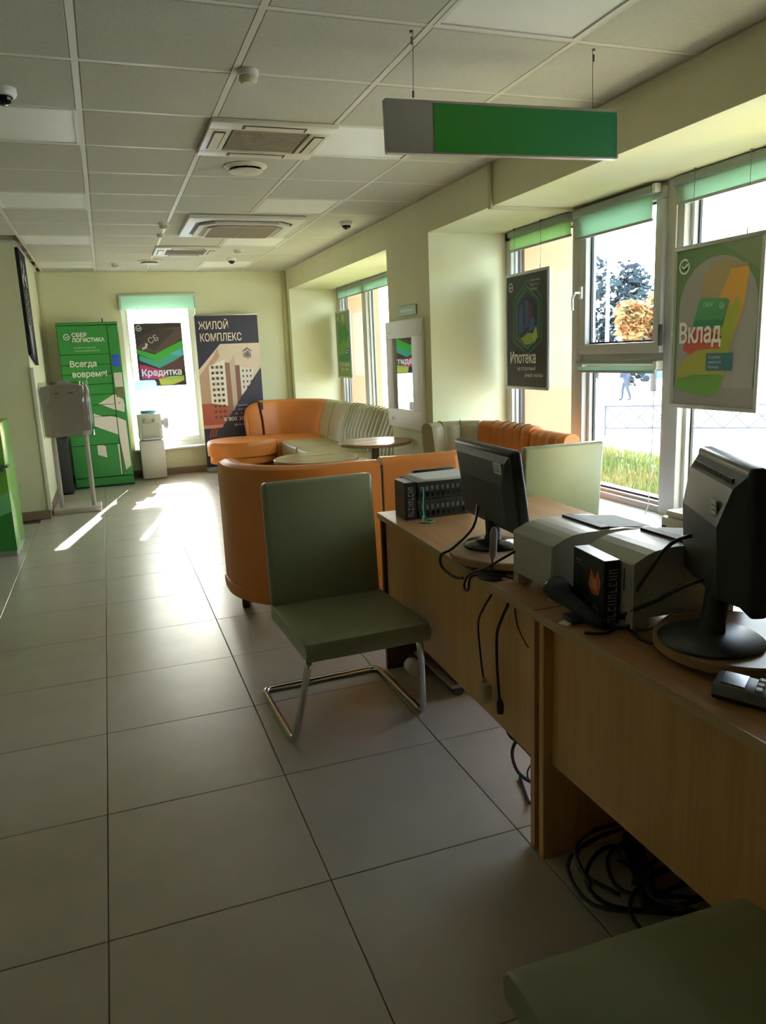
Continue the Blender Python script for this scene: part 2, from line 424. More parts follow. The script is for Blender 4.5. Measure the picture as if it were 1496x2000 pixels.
# near window: three bays
w1 = bpy.data.objects.new('window_1', None); COL.objects.link(w1); struct(w1); w1['label'] = 'grey framed window behind the desks'
b = MB(); b.bb(GX-0.045, GX+0.05, 1.95, 5.54, Z0, Z0+0.07, bev=0.006); b.bb(GX-0.045, GX+0.05, 1.95, 5.54, Z1-0.07, Z1, bev=0.006)
b.bb(GX-0.045, GX+0.05, 5.45, 5.54, Z0, Z1, bev=0.006); b.bb(GX-0.045, GX+0.05, 1.95, 2.02, Z0, Z1, bev=0.006)
b.build('outer_frame', PVC, w1)
mullion(4.47, 4.60, w1); mullion(3.53, 3.67, w1); mullion(2.50, 2.63, w1)
b = MB(); b.bb(GX-0.05, GX+0.05, 3.67, 4.47, 1.33, 1.43, bev=0.006); b.build('transom', PVC, w1)
pane_frame(4.60, 5.46, Z0+0.06, Z1-0.05, 0.025, GX+0.01, 0.05, 'glazing_bead', w1)
pane(4.61, 5.45, Z0+0.06, Z1-0.05, GX+0.015, w1)
s = pane_frame(3.67, 4.47, 1.40, Z1-0.03, 0.065, GX-0.045, 0.07, 'sash', w1)
pane(3.72, 4.42, 1.45, Z1-0.08, GX-0.02, s)
b = MB(); b.bb(GX-0.100, GX-0.08, 4.425, 4.455, 1.76, 1.84, bev=0.005); b.tube([(GX-0.10, 4.44, 1.80), (GX-0.135, 4.44, 1.80), (GX-0.135, 4.47, 1.77), (GX-0.13, 4.475, 1.69)], 0.009, 8)
b.build('handle', WHITEP, s)
b = MB(); b.bb(GX-0.09, GX-0.07, 3.655, 3.675, 1.44, 1.56, bev=0.004); b.build('hinge', DGREY, s)
pane_frame(3.67, 4.47, Z0+0.06, 1.34, 0.03, GX+0.01, 0.05, 'glazing_bead', w1); pane(3.69, 4.45, Z0+0.07, 1.33, GX+0.015, w1)
pane_frame(2.63, 3.53, Z0+0.06, Z1-0.05, 0.03, GX+0.01, 0.05, 'glazing_bead', w1); pane(2.65, 3.51, Z0+0.07, Z1-0.05, GX+0.015, w1)
pane_frame(2.02, 2.50, Z0+0.06, Z1-0.05, 0.03, GX+0.01, 0.05, 'glazing_bead', w1); pane(2.04, 2.48, Z0+0.07, Z1-0.05, GX+0.015, w1)
b = MB(); b.bb(2.60, GX-0.03, 1.96, 4.15, 0.42, 0.45, bev=0.008); b.bb(2.80, GX-0.03, 4.15, 5.53, 0.42, 0.45, bev=0.008)
b.bb(2.64, 2.66, 1.96, 4.1, 0.0, 0.42)
b.build('sill', mat('sill_white', (230, 230, 228), 0.28), w1)
# far window: three bays
w2 = bpy.data.objects.new('window_2', None); COL.objects.link(w2); struct(w2); w2['label'] = 'grey framed window above the far sofa'
b = MB(); b.bb(GX-0.045, GX+0.05, 6.46, 10.2, Z0, Z0+0.07, bev=0.006); b.bb(GX-0.045, GX+0.05, 6.46, 10.2, Z1-0.07, Z1, bev=0.006)
b.bb(GX-0.045, GX+0.05, 10.08, 10.2, Z0, Z1, bev=0.006); b.bb(GX-0.045, GX+0.05, 6.46, 6.55, Z0, Z1, bev=0.006)
b.build('outer_frame', PVC, w2)
mullion(8.98, 9.13, w2); mullion(7.75, 7.9, w2)
for y0, y1 in ((9.13, 10.08), (7.9, 8.98), (6.55, 7.75)):
    pane_frame(y0, y1, Z0+0.06, Z1-0.05, 0.03, GX+0.01, 0.05, 'glazing_bead', w2); pane(y0+0.02, y1-0.02, Z0+0.07, Z1-0.06, GX+0.015, w2)
b = MB(); b.bb(2.82, GX-0.03, 6.47, 10.19, 0.42, 0.45, bev=0.008); b.build('sill', MATS['sill_white'], w2)
# back window
w3 = bpy.data.objects.new('window_3', None); COL.objects.link(w3); struct(w3); w3['label'] = 'tall white window in the back wall'
BY = YB+0.16
b = MB()
for a in ((0.265, 1.182, 0.365, 0.43), (0.265, 1.182, 2.24, 2.31), (0.265, 0.335, 0.43, 2.24), (1.112, 1.182, 0.43, 2.24)):
    b.bb(a[0], a[1], BY-0.035, BY+0.035, a[2], a[3], bev=0.005)
b.build('outer_frame', PVCW, w3)
b = MB()
for a in ((0.335, 1.112, 0.43, 0.49), (0.335, 1.112, 2.18, 2.24), (0.335, 0.345, 0.49, 2.18), (1.102, 1.112, 0.49, 2.18)):
    b.bb(a[0], a[1], BY-0.05, BY+0.02, a[2], a[3], bev=0.004)
sash3 = b.build('sash', PVCW, w3)
b = MB(); b.bb(0.345, 1.102, BY-0.002, BY+0.002, 0.49, 2.18); b.build('pane', GLASS, sash3)
b = MB(); b.bb(1.115, 1.135, BY-0.055, BY-0.03, 1.2, 1.34, bev=0.004); b.build('handle', WHITEP, sash3)
b = MB(); b.bb(0.25, 1.21, YB-0.10, BY-0.03, 0.345, 0.37, bev=0.006); b.build('sill', MATS['sill_white'], w3)

# ================================================================== OUTSIDE
GZ = -0.6
b = MB()
GRID = [(3.6, GZ), (9.4, GZ), (16, GZ), (40, -1.8), (75, -3.3), (140, -5.5)]
vs = []; fs = []
for i, (x, z) in enumerate(GRID):
    for y in (-40, 0, 11, 40, 80, 160): vs.append((x, y, z))
for i in range(len(GRID)-1):
    for j in range(5): fs.append((i*6+j, (i+1)*6+j, (i+1)*6+j+1, i*6+j+1))
b.add(vs, fs)
b.bb(-30, 3.6, 10.75, 80, GZ-0.1, GZ)
PAVE = mat('pavement', (166, 172, 182), 0.9, var=0.08, vscale=0.6)
gnd = b.build('ground', PAVE); struct(gnd); lab(gnd, 'pale sunlit pavement outside the windows')
# lawn
b = MB(); b.bb(3.62, 9.2, 3.0, 14.0, GZ-0.02, GZ+0.03)
lawn = b.build('lawn', mat('lawn_soil', (120, 140, 70), 0.9, var=0.3, vscale=2.0)); struct(lawn); lab(lawn, 'lawn strip below the near window')
b = MB()
gm = [mat('grass_green', (104, 128, 62), 0.7), mat('grass_light', (150, 150, 84), 0.7), mat('grass_dry', (176, 146, 92), 0.7)]
for i in range(15000):
    x = random.uniform(5.2, 9.3); y = random.uniform(5.5, 12.8); a = random.uniform(0, PI); hh = random.uniform(0.06, 0.20)
    dx, dy = 0.010*math.cos(a), 0.010*math.sin(a); lx, ly = random.uniform(-.05, .05), random.uniform(-.05, .05)
    q = math.sin(x*2.1+y*1.3)+math.sin(y*2.9-x)
    m = random.choices([0, 1, 2], [5, 3, 0.6] if q < 0.5 else [2, 3, 3])[0]
    b.add([(x-dx, y-dy, GZ+0.02), (x+dx, y+dy, GZ+0.02), (x+lx, y+ly, GZ+0.02+hh)], [(0, 1, 2)], m)
tag(b.build('grass', gm), 'sunlit rough grass with dry tufts outside the near window', 'grass', kind='stuff')
# fence
FA, FB = Vector((10.72, 14.80, GZ)), Vector((13.25, 12.58, GZ))
fdir = (FB-FA).normalized()
fence = thing('metal_fence', 'low grey metal fence with crossed bars across the pavement', 'fence', FA)
FM = mat('fence_paint', (84, 84, 92), 0.5)
for i in range(5):
    p = fdir*(1.75*i); b = MB(); b.bb(-0.022, 0.022, -0.022, 0.022, 0, 0.68); b.build('post', FM, fence, p)
b = MB()
for z in (0.66, 0.16): b.tube([(0, 0, z), fdir*7.0+Vector((0, 0, z))], 0.02, 6)
b.build('rail', FM, fence)
for i in range(14):
    b = MB()
    s0, s1 = fdir*(0.5*i), fdir*(0.5*(i+1))
    for za, zb in ((0.16, 0.66), (0.66, 0.16)):
        b.tube([s0+Vector((0, 0, za)), s1+Vector((0, 0, zb))], 0.012, 5)
    b.build('cross_bars', FM, fence)
# trees
def tree(loc, hh, cr, cz, cols, label, n=4200, squash=1.0, ls=0.26):
    t = thing('tree', label, 'tree', loc, group='trees across the street')
    b = MB(); b.tube([(0, 0, -0.3), (0.05, 0, hh*0.35), (0, 0.1, hh*0.8)], [cr*0.09, cr*0.07, cr*0.02], 7)
    for q in range(5):
        a = q*1.3; b.tube([(0, 0, hh*(.35+.07*q)), (cr*.5*math.cos(a), cr*.5*math.sin(a), hh*(.55+.07*q))], [cr*.035, cr*.012], 5)
    b.build('trunk', mat('bark', (92, 80, 72), 0.9), t)
    f = MB(); ms = [mat('leaf_%d_%d_%d' % c, c, 0.7) for c in cols]
    cl = [(random.gauss(0, .42), random.gauss(0, .42), random.gauss(0, .42), random.uniform(.25, .5)) for _ in range(16)]
    for i in range(n):
        c = random.choice(cl); d = Vector((random.gauss(0, 1), random.gauss(0, 1), random.gauss(0, 1))).normalized()*c[3]*random.uniform(.6, 1)
        p = Vector((c[0]+d.x, c[1]+d.y, (c[2]+d.z)*squash))*cr + Vector((0, 0, cz))
        a = Vector((random.gauss(0, 1), random.gauss(0, 1), random.gauss(0, 1))).normalized(); e = a.orthogonal().normalized()
        s = ls*random.uniform(.6, 1.3)
        f.add([p-a*s, p+e*s*.6, p+a*s, p-e*s*.6], [(0, 1, 2, 3)], random.randrange(len(ms)))
    f.build('foliage', ms, t)
tree((28.8, 35.4, -1.6), 6.2, 2.1, 4.4, [(196, 132, 76), (206, 156, 98), (150, 130, 76)], 'orange autumn tree standing before the dark conifer')
tree((35.5, 46.5, -2.3), 9.6, 3.0, 5.2, [(40, 58, 62), (52, 72, 70), (36, 48, 56)], 'tall dark blue-green tree behind the orange tree', 4200, 1.45)
tree((27.0, 41.0, -1.7), 5.2, 2.0, 3.2, [(72, 88, 78), (92, 98, 78)], 'grey-green tree beside the pale lamp post', 3200, 1.3)
tree((32.4, 34.6, -1.9), 5.5, 1.7, 3.6, [(92, 116, 76), (110, 130, 84)], 'fresh green tree at the right edge of the opening sash', 3600, 1.3)
# lamp post
lp = thing('lamp_post', 'pale concrete lamp post seen through the opening sash', 'lamp post', (19.3, 26.6, -0.9))
b = MB(); b.tube([(0, 0, -0.2), (0, 0, 5.6)], [0.11, 0.06], 10); b.build('pole', mat('concrete', (196, 190, 184), 0.8), lp)
b = MB(); b.tube([(0, 0, 5.6), (0.1, -0.2, 6.0), (0.5, -0.7, 6.2)], 0.03, 6); b.bb(0.4, 0.75, -1.0, -0.65, 6.12, 6.22, bev=0.03); b.build('lamp_head', MATS['concrete'], lp)
# neighbouring building with louvres, seen past the outside pier
nb = thing('neighbour_building', 'grey-blue building with a dark louvred opening past the pier', 'building', (8.15, 14.4, GZ))
NBW = mat('neighbour_grey', (120, 126, 144), 0.8)
b = MB(); b.bb(-1.2, 0.44, 0, 3, 0, 6.5); b.bb(0.44, 1.3, 0.3, 3, 0, 6.5, 1); b.build('wall', [NBW, mat('neighbour_cream', (226, 216, 190), 0.8)], nb)
b = MB(); b.bb(-0.1, 0.42, -0.02, 0.02, 1.75, 3.35); b.build('window', mat('dark_window', (58, 70, 80), 0.12), nb)
b = MB(); b.bb(0.60, 1.05, 0.24, 0.31, 1.75, 3.25); lv = b.build('louvre_panel', mat('louvre_dark', (66, 78, 96), 0.5), nb)
for i in range(9):
    b = MB(); b.bb(0.58, 1.07, 0.20, 0.26, 1.80+0.165*i, 1.835+0.165*i); b.build('slat', mat('slat_pale', (206, 212, 226), 0.5), lv)
b = MB(); b.bb(-0.2, 1.2, -0.12, 0.0, 1.58, 1.68); b.build('ledge', mat('ledge_brown', (150, 130, 120), 0.8), nb)
# apartment building seen through the top of the right-hand bay
ap = thing('apartment_building', 'pale lilac apartment building beyond the upper right pane', 'building', (43, 26.0, -2), math.radians(-52))
APW = mat('apartment_lilac', (196, 196, 216), 0.8)
b = MB(); b.bb(-9, 16, 0, 8, 0, 9.9); b.build('wall', APW, ap)
b = MB(); b.bb(-9.2, 16.2, -0.3, 8.2, 9.9, 11.6); b.build('parapet', mat('apartment_cream', (226, 206, 196), 0.8), ap)
wm = MB(); wm.bb(-0.8, 0.8, -0.06, 0.05, 0, 1.7)
wd = None; FRW = mat('apartment_window', (150, 176, 190), 0.15)
for r in range(3):
    for c in range(8):
        p = (-7.3+3.0*c, 0, 1.6+2.9*r)
        if wd is None: wd = wm.build('window', FRW, ap, p)
        else: clone(wd, 'window', ap, p)
# passers-by and a parked car far off
def pix_on(px, py, dist):
    d = (rv*(px-748) - uv*(py-1000) + fw*FPX)/FPX
    return Vector((0, 0, CAMZ)) + d*dist
def person(loc, rz, label, stride, top, legs):
    t = thing('person', label, 'person', loc, rz)
    me = bpy.data.meshes.new('body')
    V = [(0, 0, .95), (0, 0, 1.2), (0, 0, 1.42), (0, 0, 1.53), (0, .02, 1.66), (.10, 0, .92), (.11, stride*.5, .5), (.11, stride*.6, .07), (.11, stride*.6+.14, .03),
         (-.10, 0, .92), (-.11, -stride*.4, .5), (-.11, -stride*.9, .10), (-.11, -stride*.9+.13, .05), (.2, 0, 1.40), (.25, -stride*.3, 1.13), (.24, -stride*.2+.1, .88), (-.2, 0, 1.40), (-.25, stride*.3, 1.13), (-.24, stride*.5, .90)]
    E_ = [(0, 1), (1, 2), (2, 3), (3, 4), (0, 5), (5, 6), (6, 7), (7, 8), (0, 9), (9, 10), (10, 11), (11, 12), (2, 13), (13, 14), (14, 15), (2, 16), (16, 17), (17, 18)]
    R = [.15, .14, .14, .055, .10, .09, .065, .045, .04, .09, .065, .045, .04, .06, .045, .035, .06, .045, .035]
    me.from_pydata(V, E_, []); o = bpy.data.objects.new('body', me); COL.objects.link(o); o.parent = t
    md = o.modifiers.new('skin', 'SKIN'); o.modifiers.new('sub', 'SUBSURF').levels = 1
    for i, sv in enumerate(me.skin_vertices[0].data): sv.radius = (R[i], R[i]*.85); sv.use_root = (i == 0)
    m = gradient('clothes_%d' % (top[0]+legs[0]), 2, 0.86, 0.90, legs, top, 0.8); me.materials.append(m)
    b = MB(); b.lathe([(0.02, 1.60), (.105, 1.64), (.11, 1.72), (.06, 1.79), (.0, 1.80)], 12, (0, -.01, 0)); b.build('hair', mat('hair_dark', (50, 40, 36), 0.8), t)
def ground_hit(px, py):
    """where a line of sight meets the street, which slopes gently away"""
    for i in range(60, 1500):
        q = pix_on(px, py, i*0.1)
        for (x0, z0), (x1, z1) in zip(GRID[:-1], GRID[1:]):
            if x0 <= q.x <= x1 and q.z <= z0+(z1-z0)*(q.x-x0)/(x1-x0): return q
    return pix_on(px, py, 80)
wb = thing('white_building', 'plain white flat-roofed building far across the street', 'building', pix_on(1228, 766, 95), math.radians(-40))
b = MB(); b.bb(-5, 5, 0, 6, -1, 9.6, bev=0.03); b.build('wall', mat('building_white', (226, 226, 222), 0.8), wb)
b = MB(); b.bb(-5.2, 5.2, -0.2, 6.2, 9.6, 9.95); b.build('roof', mat('roof_grey', (150, 156, 152), 0.7), wb)
person(ground_hit(1221, 783), 0.6, 'walking person in dark jacket on the far pavement', .28, (60, 66, 86), (70, 72, 84))
cr = thing('parked_car', 'blue car parked across the street', 'car', ground_hit(1287, 745), math.radians(150))
CB = mat('car_blue', (92, 112, 168), 0.25)
b = MB()
pf = [(-2.1, .35), (-2.1, .75), (-1.9, .9), (-1.1, .98), (-.5, 1.42), (.8, 1.45), (1.5, 1.0), (2.1, .88), (2.15, .35)]
b.prism(pf, -.82, .82, lambda a, c, h: (a, h, c)); b.build('body', CB, cr)
b = MB(); b.prism([(-1.0, 1.0), (-.48, 1.38), (.78, 1.40), (1.36, 1.02)], -.84, .84, lambda a, c, h: (a, h, c)); b.build('side_windows', BLACKG, cr)
for sx in (-1.3, 1.3):
    for sy in (-.74, .74):
        b = MB(); b.tube([(sx, sy-.09, .32), (sx, sy+.09, .32)], .32, 16); b.build('wheel', BLACK, cr)


# ================================================================== SOFAS
def sweep(path, prof, mi=0, bulge=None, name=None, mats=None, parent=None, cap=None):
    """closed profile (offset to the right of travel, z) carried along a path in plan; bulge(s) pushes the front face"""
    P = [Vector((p[0], p[1])) for p in path]; k = len(P); n = len(prof); b = MB(); vs = []; fs = []
    S = [0.0]
    for i in range(1, k): S.append(S[-1] + (P[i]-P[i-1]).length)
    for i in range(k):
        t = (P[min(i+1, k-1)] - P[max(i-1, 0)]).normalized(); nr = Vector((t.y, -t.x))
        g = bulge(S[i], S[-1]) if bulge else 0.0
        hk = cap(S[i], S[-1]) if cap else 1.0
        for j, (d, z) in enumerate(prof):
            dd = d + g*(1.0 if j < 4 else (0.5 if j < 6 else 0.0))
            q = P[i] + nr*dd; vs.append((q.x, q.y, z if z < 0.5 else 0.5+(z-0.5)*hk))
    for i in range(k-1):
        for j in range(n): fs.append((i*n+j, i*n+(j+1) % n, (i+1)*n+(j+1) % n, (i+1)*n+j))
    fs.append(list(range(n))); fs.append([(k-1)*n+j for j in range(n)][::-1])
    b.add(vs, fs, mi, True)
    return b.build(name, mats, parent) if name else b
def arc(cx, cy, r, a0, a1, n=16):
    return [(cx+r*math.cos(math.radians(a0+(a1-a0)*i/n)), cy+r*math.sin(math.radians(a0+(a1-a0)*i/n))) for i in range(n+1)]
def resample(path, step):
    P = [Vector((p[0], p[1])) for p in path]; out = [P[0]]; acc = 0.0
    for a, c in zip(P[:-1], P[1:]):
        L = (c-a).length
        m = max(1, int(round(L/step)))
        for i in range(1, m+1): out.append(a.lerp(c, i/m))
    return out
def backprof(z0, z1, th, lean=0.0):
    pr = [(0.0, z0), (0.0+lean*.3, z0+(z1-z0)*.5), (lean, z1-0.05)]
    for i in range(1, 8):
        a = PI*(1 - i/8.0); pr.append((lean+th/2+th/2*math.cos(a), z1-0.05+0.05*math.sin(a)))
    pr += [(th+lean, z1-0.05), (th, z0)]
    return pr
# sofa in the middle, its back to the camera
sa = thing('curved_sofa', 'orange sofa with curved left end, its plain back behind the olive chair', 'sofa')
pl = [(0.575, 4.62)] + arc(1.125, 4.5, 0.55, 180, 270, 18) + [(1.385, 3.945)]
pr_ = [(1.40, 3.945), (1.6, 3.932), (1.83, 3.92)] + arc(1.83, 4.05, 0.13, 270, 350, 8)
outer = [(-0.0, 0.09), (0.0, 0.20), (0.0, 0.83), (-0.012, 0.862), (-0.045, 0.878), (-0.095, 0.878), (-0.13, 0.858), (-0.14, 0.83), (-0.15, 0.40), (-0.14, 0.10)]
sweep(resample(pl, 0.04), outer, name='back_panel', mats=[ORANGE], parent=sa)
sweep(resample(pr_, 0.05), [(a, z+0.012 if z > .3 else z) for a, z in outer], name='back_panel', mats=[ORANGE], parent=sa)
sweep(resample(pl, 0.04), [(0.006, 0.09), (0.010, 0.12), (0.010, 0.155), (0.004, 0.16), (-0.02, 0.16), (-0.02, 0.09)], name='hem_strip', mats=[ORANGE], parent=sa)
b = MB(); b.tube([(1.393, 3.95, 0.12), (1.393, 3.95, 0.855)], 0.008, 8); b.build('seam', SEAMD, sa)
inn = [(0.72, 4.62)] + arc(1.125, 4.5, 0.41, 180, 270, 12) + [(1.78, 4.08), (1.78, 4.4)] + [(1.6, 4.55), (1.3, 4.62)]
b = MB(); b.prism(inn, 0.14, 0.43, lambda a, c, h: (a, c, h)); b.build('seat', ORANGE, sa)
for x, y in ((0.648, 4.40), (0.95, 4.05), (1.78, 4.10), (0.68, 4.55), (1.4, 4.05), (1.7, 4.35)):
    b = MB(); b.box((x, y, 0.06), (0.04, 0.04, 0.12), 0, None, 0.004, 1); b.build('leg', mat('sofa_leg', (74, 66, 58), 0.4, metal=0.3), sa)

# sofa under the far window
sb = thing('corner_sofa', 'sage and orange corner sofa with channelled backs under the far window', 'sofa')
chan = lambda st: (lambda s, L: -0.022*abs(math.sin(PI*s/st)))
bp_ = backprof(0.40, 0.92, 0.13, 0.12)
def runb(pts, name, m, ch=None, parent=sb, step=0.02, prof=None, cap=None):
    return sweep(resample(pts, step)[::-1], prof or bp_, name=name, mats=[m], parent=parent, bulge=ch, cap=(lambda s, L: cap(L-s, L)) if cap else None)
def seams(pts, st, parent, prof, z0=0.47):
    P = resample(pts, 0.01)[::-1]; S = 0.0; b = MB(); nxt = st; out = 0
    for i in range(1, len(P)-1):
        S += (P[i]-P[i-1]).length
        if S >= nxt:
            nxt += st; t = (P[i+1]-P[i-1]).normalized(); nr = Vector((t.y, -t.x)); line = []
            for d, z in prof[1:8]: 
                q = P[i] + nr*(d-0.001); line.append((q.x, q.y, max(z, z0) + (0.002 if z > .8 else 0)))
            b.tube(line, 0.005, 5); out += 1
    if out:
        o = b.build('seam_lines', mat('seam_brown', (96, 84, 60), 0.7), parent); o['kind'] = 'stuff'
# paths are listed along the sofa; the sweep runs them backwards so that the right of travel is the outside
cornerp = [(1.895, 9.905), (2.05, 9.93)] + arc(2.02, 9.50, 0.44, 80, 0, 14) + [(2.47, 9.42)]
runb([(1.675, 9.89), (1.76, 9.895), (1.86, 9.905)], 'end_back', ORANGE, cap=lambda s, L: 0.55+0.40*math.sqrt(max(0, 1-(1-s/L)**2)))
b = MB(); b.bb(1.865, 1.905, 10.00, 10.06, 0.42, 0.90); b.build('seam', SEAMD, sb)
runb(cornerp, 'corner_back', ORANGE)
runb([(2.47, 9.405), (2.475, 9.02)], 'back_cushion', SAGE)
runb([(2.475, 9.005), (2.475, 8.46)], 'back_cushion', SAGE, chan(0.54))
runb([(2.475, 8.43), (2.48, 7.26)], 'back_cushion', SAGE, chan(0.117))
seams([(2.475, 8.43), (2.48, 7.26)], 0.117, sb, bp_); seams([(2.48, 7.23), (2.48, 6.50)], 0.10, sb, bp_); seams([(2.475, 9.005), (2.475, 8.46)], 0.54/2, sb, bp_)
runb([(2.48, 7.23), (2.48, 6.50)], 'back_cushion', SAGE, chan(0.10))
def seatblock(poly, z0, z1, name, m, parent=sb):
    b = MB(); n = len(poly); cx = sum(p[0] for p in poly)/n; cy = sum(p[1] for p in poly)/n
    lay = [(z0, 1.0), (z1-0.045, 1.0), (z1-0.015, 0.985), (z1, 0.95)]
    vs = []; fs = []
    for z, s in lay:
        for x, y in poly: vs.append((cx+(x-cx)*s, cy+(y-cy)*s, z))
    for i in range(len(lay)-1):
        for j in range(n): fs.append((i*n+j, i*n+(j+1) % n, (i+1)*n+(j+1) % n, (i+1)*n+j))
    fs.append(list(range(n))[::-1]); fs.append([(len(lay)-1)*n+j for j in range(n)])
    b.add(vs, fs, 0, True); return b.build(name, m, parent)
OTC, OTR = (1.50, 9.36), 0.43
rnd = arc(OTC[0], OTC[1], OTR, 60, 330, 26)
seatblock(rnd, 0.33, 0.50, 'round_seat', ORANGE)
seatblock([(p[0]*1+(OTC[0]-p[0])*0.06, p[1]+(OTC[1]-p[1])*0.06) for p in rnd], 0.24, 0.328, 'round_base', ORANGE)
seatblock([(1.88, 9.14), (2.50, 9.14), (2.50, 9.5), (2.4, 9.8), (2.1, 9.95), (1.72, 9.92), (1.74, 9.70), (1.9, 9.35)], 0.26, 0.483, 'corner_seat', ORANGE)
for y0, y1 in ((8.32, 9.12), (7.42, 8.30), (6.50, 7.40)):
    b = MB(); b.bb(1.92, 2.54, y0+0.004, y1-0.004, 0.26, 0.475, 0, None, 0.03, 3); b.build('seat_cushion', SAGE, sb)
b = MB(); b.bb(1.96, 2.58, 6.50, 9.6, 0.08, 0.26, bev=0.01); b.tube([(1.5, 9.36, 0.1), (1.5, 9.36, 0.24)], 0.33, 24); b.bb(1.7, 2.5, 9.2, 9.9, 0.08, 0.26)
b.build('base', mat('sofa_base', (150, 92, 44), 0.5), sb)
for x, y in ((1.5, 9.1), (2.0, 6.6), (2.0, 8.3), (1.75, 9.8), (2.5, 6.6), (2.5, 9.4)):
    b = MB(); b.box((x, y, 0.05), (0.045, 0.045, 0.10)); b.build('leg', MATS['sofa_leg'], sb)

# sofa under the near window
sc_ = thing('window_sofa', 'sage and orange channelled sofa back against the pier behind the desks', 'sofa')
np_ = backprof(0.30, 0.925, 0.12, 0.05)
runb([(2.31, 5.27), (2.38, 5.295)] + arc(2.42, 5.05, 0.25, 98, 42, 8), 'back_cushion', SAGE, chan(0.11), sc_, prof=np_)
runb(arc(2.42, 5.05, 0.25, 40, 0, 6) + [(2.67, 4.95), (2.67, 4.62)], 'back_cushion', ORANGE, chan(0.10), sc_, prof=np_)
runb([(2.67, 4.60), (2.67, 4.18)], 'back_cushion', ORANGE, chan(0.105), sc_, prof=[(d, z-0.02) for d, z in np_])
seatblock([(2.10, 4.66), (2.34, 4.30), (2.66, 4.24), (2.66, 5.05), (2.55, 5.2), (2.2, 5.2)], 0.20, 0.44, 'seat', ORANGE, sc_)
b = MB(); b.bb(2.36, 2.62, 4.5, 5.05, 0.0, 0.2, bev=0.01); b.build('base', MATS['sofa_base'], sc_)

seams([(2.31, 5.27), (2.38, 5.295)] + arc(2.42, 5.05, 0.25, 98, 42, 8), 0.11, sc_, np_); seams(arc(2.42, 5.05, 0.25, 40, 0, 6) + [(2.67, 4.95), (2.67, 4.62)], 0.10, sc_, np_)
# ================================================================== TABLES
def round_table(x, y, r, label):
    t = thing('round_table', label, 'table', (x, y, 0), 0, 'round tables by the sofas')
    b = MB(); b.lathe([(r-0.012, 0.712), (r, 0.716), (r, 0.736), (r-0.004, 0.74), (0, 0.74)], 48); b.lathe([(0, 0.712), (r-0.012, 0.712)], 48)
    b.build('tabletop', wood('table_top', (156, 116, 78), (182, 142, 102), 0.22, 0) if 'table_top' not in bpy.data.materials else bpy.data.materials['table_top'], t)
    b = MB(); b.tube([(0, 0, 0.02), (0, 0, 0.712)], 0.035, 20); b.build('column', mat('table_column', (120, 100, 84), 0.3, metal=0.5), t)
    b = MB(); b.lathe([(0.20, 0.0), (0.205, 0.008), (0.19, 0.02), (0.04, 0.035), (0, 0.035)], 36); b.build('base', MATS['table_column'], t)
    return t
round_table(2.085, 6.07, 0.31, 'round wooden table standing before the wall mirror')
round_table(1.385, 5.36, 0.31, 'round wooden table just behind the back of the curved orange sofa')

# ================================================================== CHAIRS
def make_chair(label, loc, rz):
    t = thing('cantilever_chair', label, 'chair', loc, rz)
    W = 0.245
    b = MB(); pts = []
    prof = [(-0.255, 0.392), (-0.262, 0.41), (-0.26, 0.435), (-0.245, 0.455), (-0.20, 0.465), (0.0, 0.458), (0.20, 0.455), (0.262, 0.452), (0.27, 0.42), (0.262, 0.392)]
    nl = [(-W, 0.985), (-W+0.006, 1.0), (0, 1.01), (W-0.006, 1.0), (W, 0.985)]
    vs = []; fs = []; n = len(prof)
    for x, s in nl:
        for y, z in prof: vs.append((x, y*s, 0.425+(z-0.425)*(0.86 if abs(x) == W else s)))
    for i in range(len(nl)-1):
        for j in range(n): fs.append((i*n+j, i*n+(j+1) % n, (i+1)*n+(j+1) % n, (i+1)*n+j))
    fs.append(list(range(n))); fs.append([(len(nl)-1)*n+j for j in range(n)])
    b.add(vs, fs, 0, True); b.build('seat', OLIVE, t)
    M = Matrix.Translation((0, 0.268, 0.415)) @ Matrix.Rotation(math.radians(-4.5), 4, 'X')
    b = MB(); b.box((0, 0.0, 0.27), (2*W-0.012, 0.05, 0.56), 0, M, 0.016, 3); bk = b.build('backrest', OLIVE, t)
    b = MB()
    for sx in (-1, 1):
        b = MB(); b.box((sx*(W-0.007), 0, 0.27), (0.006, 0.018, 0.53), 0, M); b.build('piping', mat('olive_piping', (170, 168, 128), 0.45), bk)
    r = 0.0145
    def corner(a, c, d, n=6, k=0.05):
        a, c, d = Vector(a), Vector(c), Vector(d); p0 = c + (a-c).normalized()*k; p1 = c + (d-c).normalized()*k
        return [tuple((p0*(1-u)+c*u)*(1-u) + (c*(1-u)+p1*u)*u) for u in [i/n for i in range(n+1)]]
    A = [(s*0.215, 0.22, 0.378) for s in (-1, 1)]; B = [(s*0.222, -0.205, 0.378) for s in (-1, 1)]; Cc = [(s*0.272, -0.10, r) for s in (-1, 1)]; D = [(s*0.272, 0.42, r) for s in (-1, 1)]
    path = [A[0]] + corner(A[0], B[0], Cc[0]) + corner(B[0], Cc[0], D[0]) + corner(Cc[0], D[0], D[1]) + corner(D[0], D[1], Cc[1]) + corner(D[1], Cc[1], B[1]) + corner(Cc[1], B[1], A[1]) + [A[1]]
    b = MB(); b.tube(path, r, 12); b.build('frame', CHROME, t)
    b = MB(); b.bb(-0.22, 0.22, -0.20, 0.22, 0.384, 0.393); b.build('seat_plate', BLACK, t)
    return t
make_chair('olive cantilever chair on chrome frame, standing in front of the far desk', (0.80, 2.755, 0), 0.035)
make_chair('chair behind the desks, its pale back lit by the window', (2.20, 3.70, 0), PI)
make_chair('dark olive chair seat pushed against the near desk, cut by the frame', (0.755, 0.70, 0), PI-0.03)

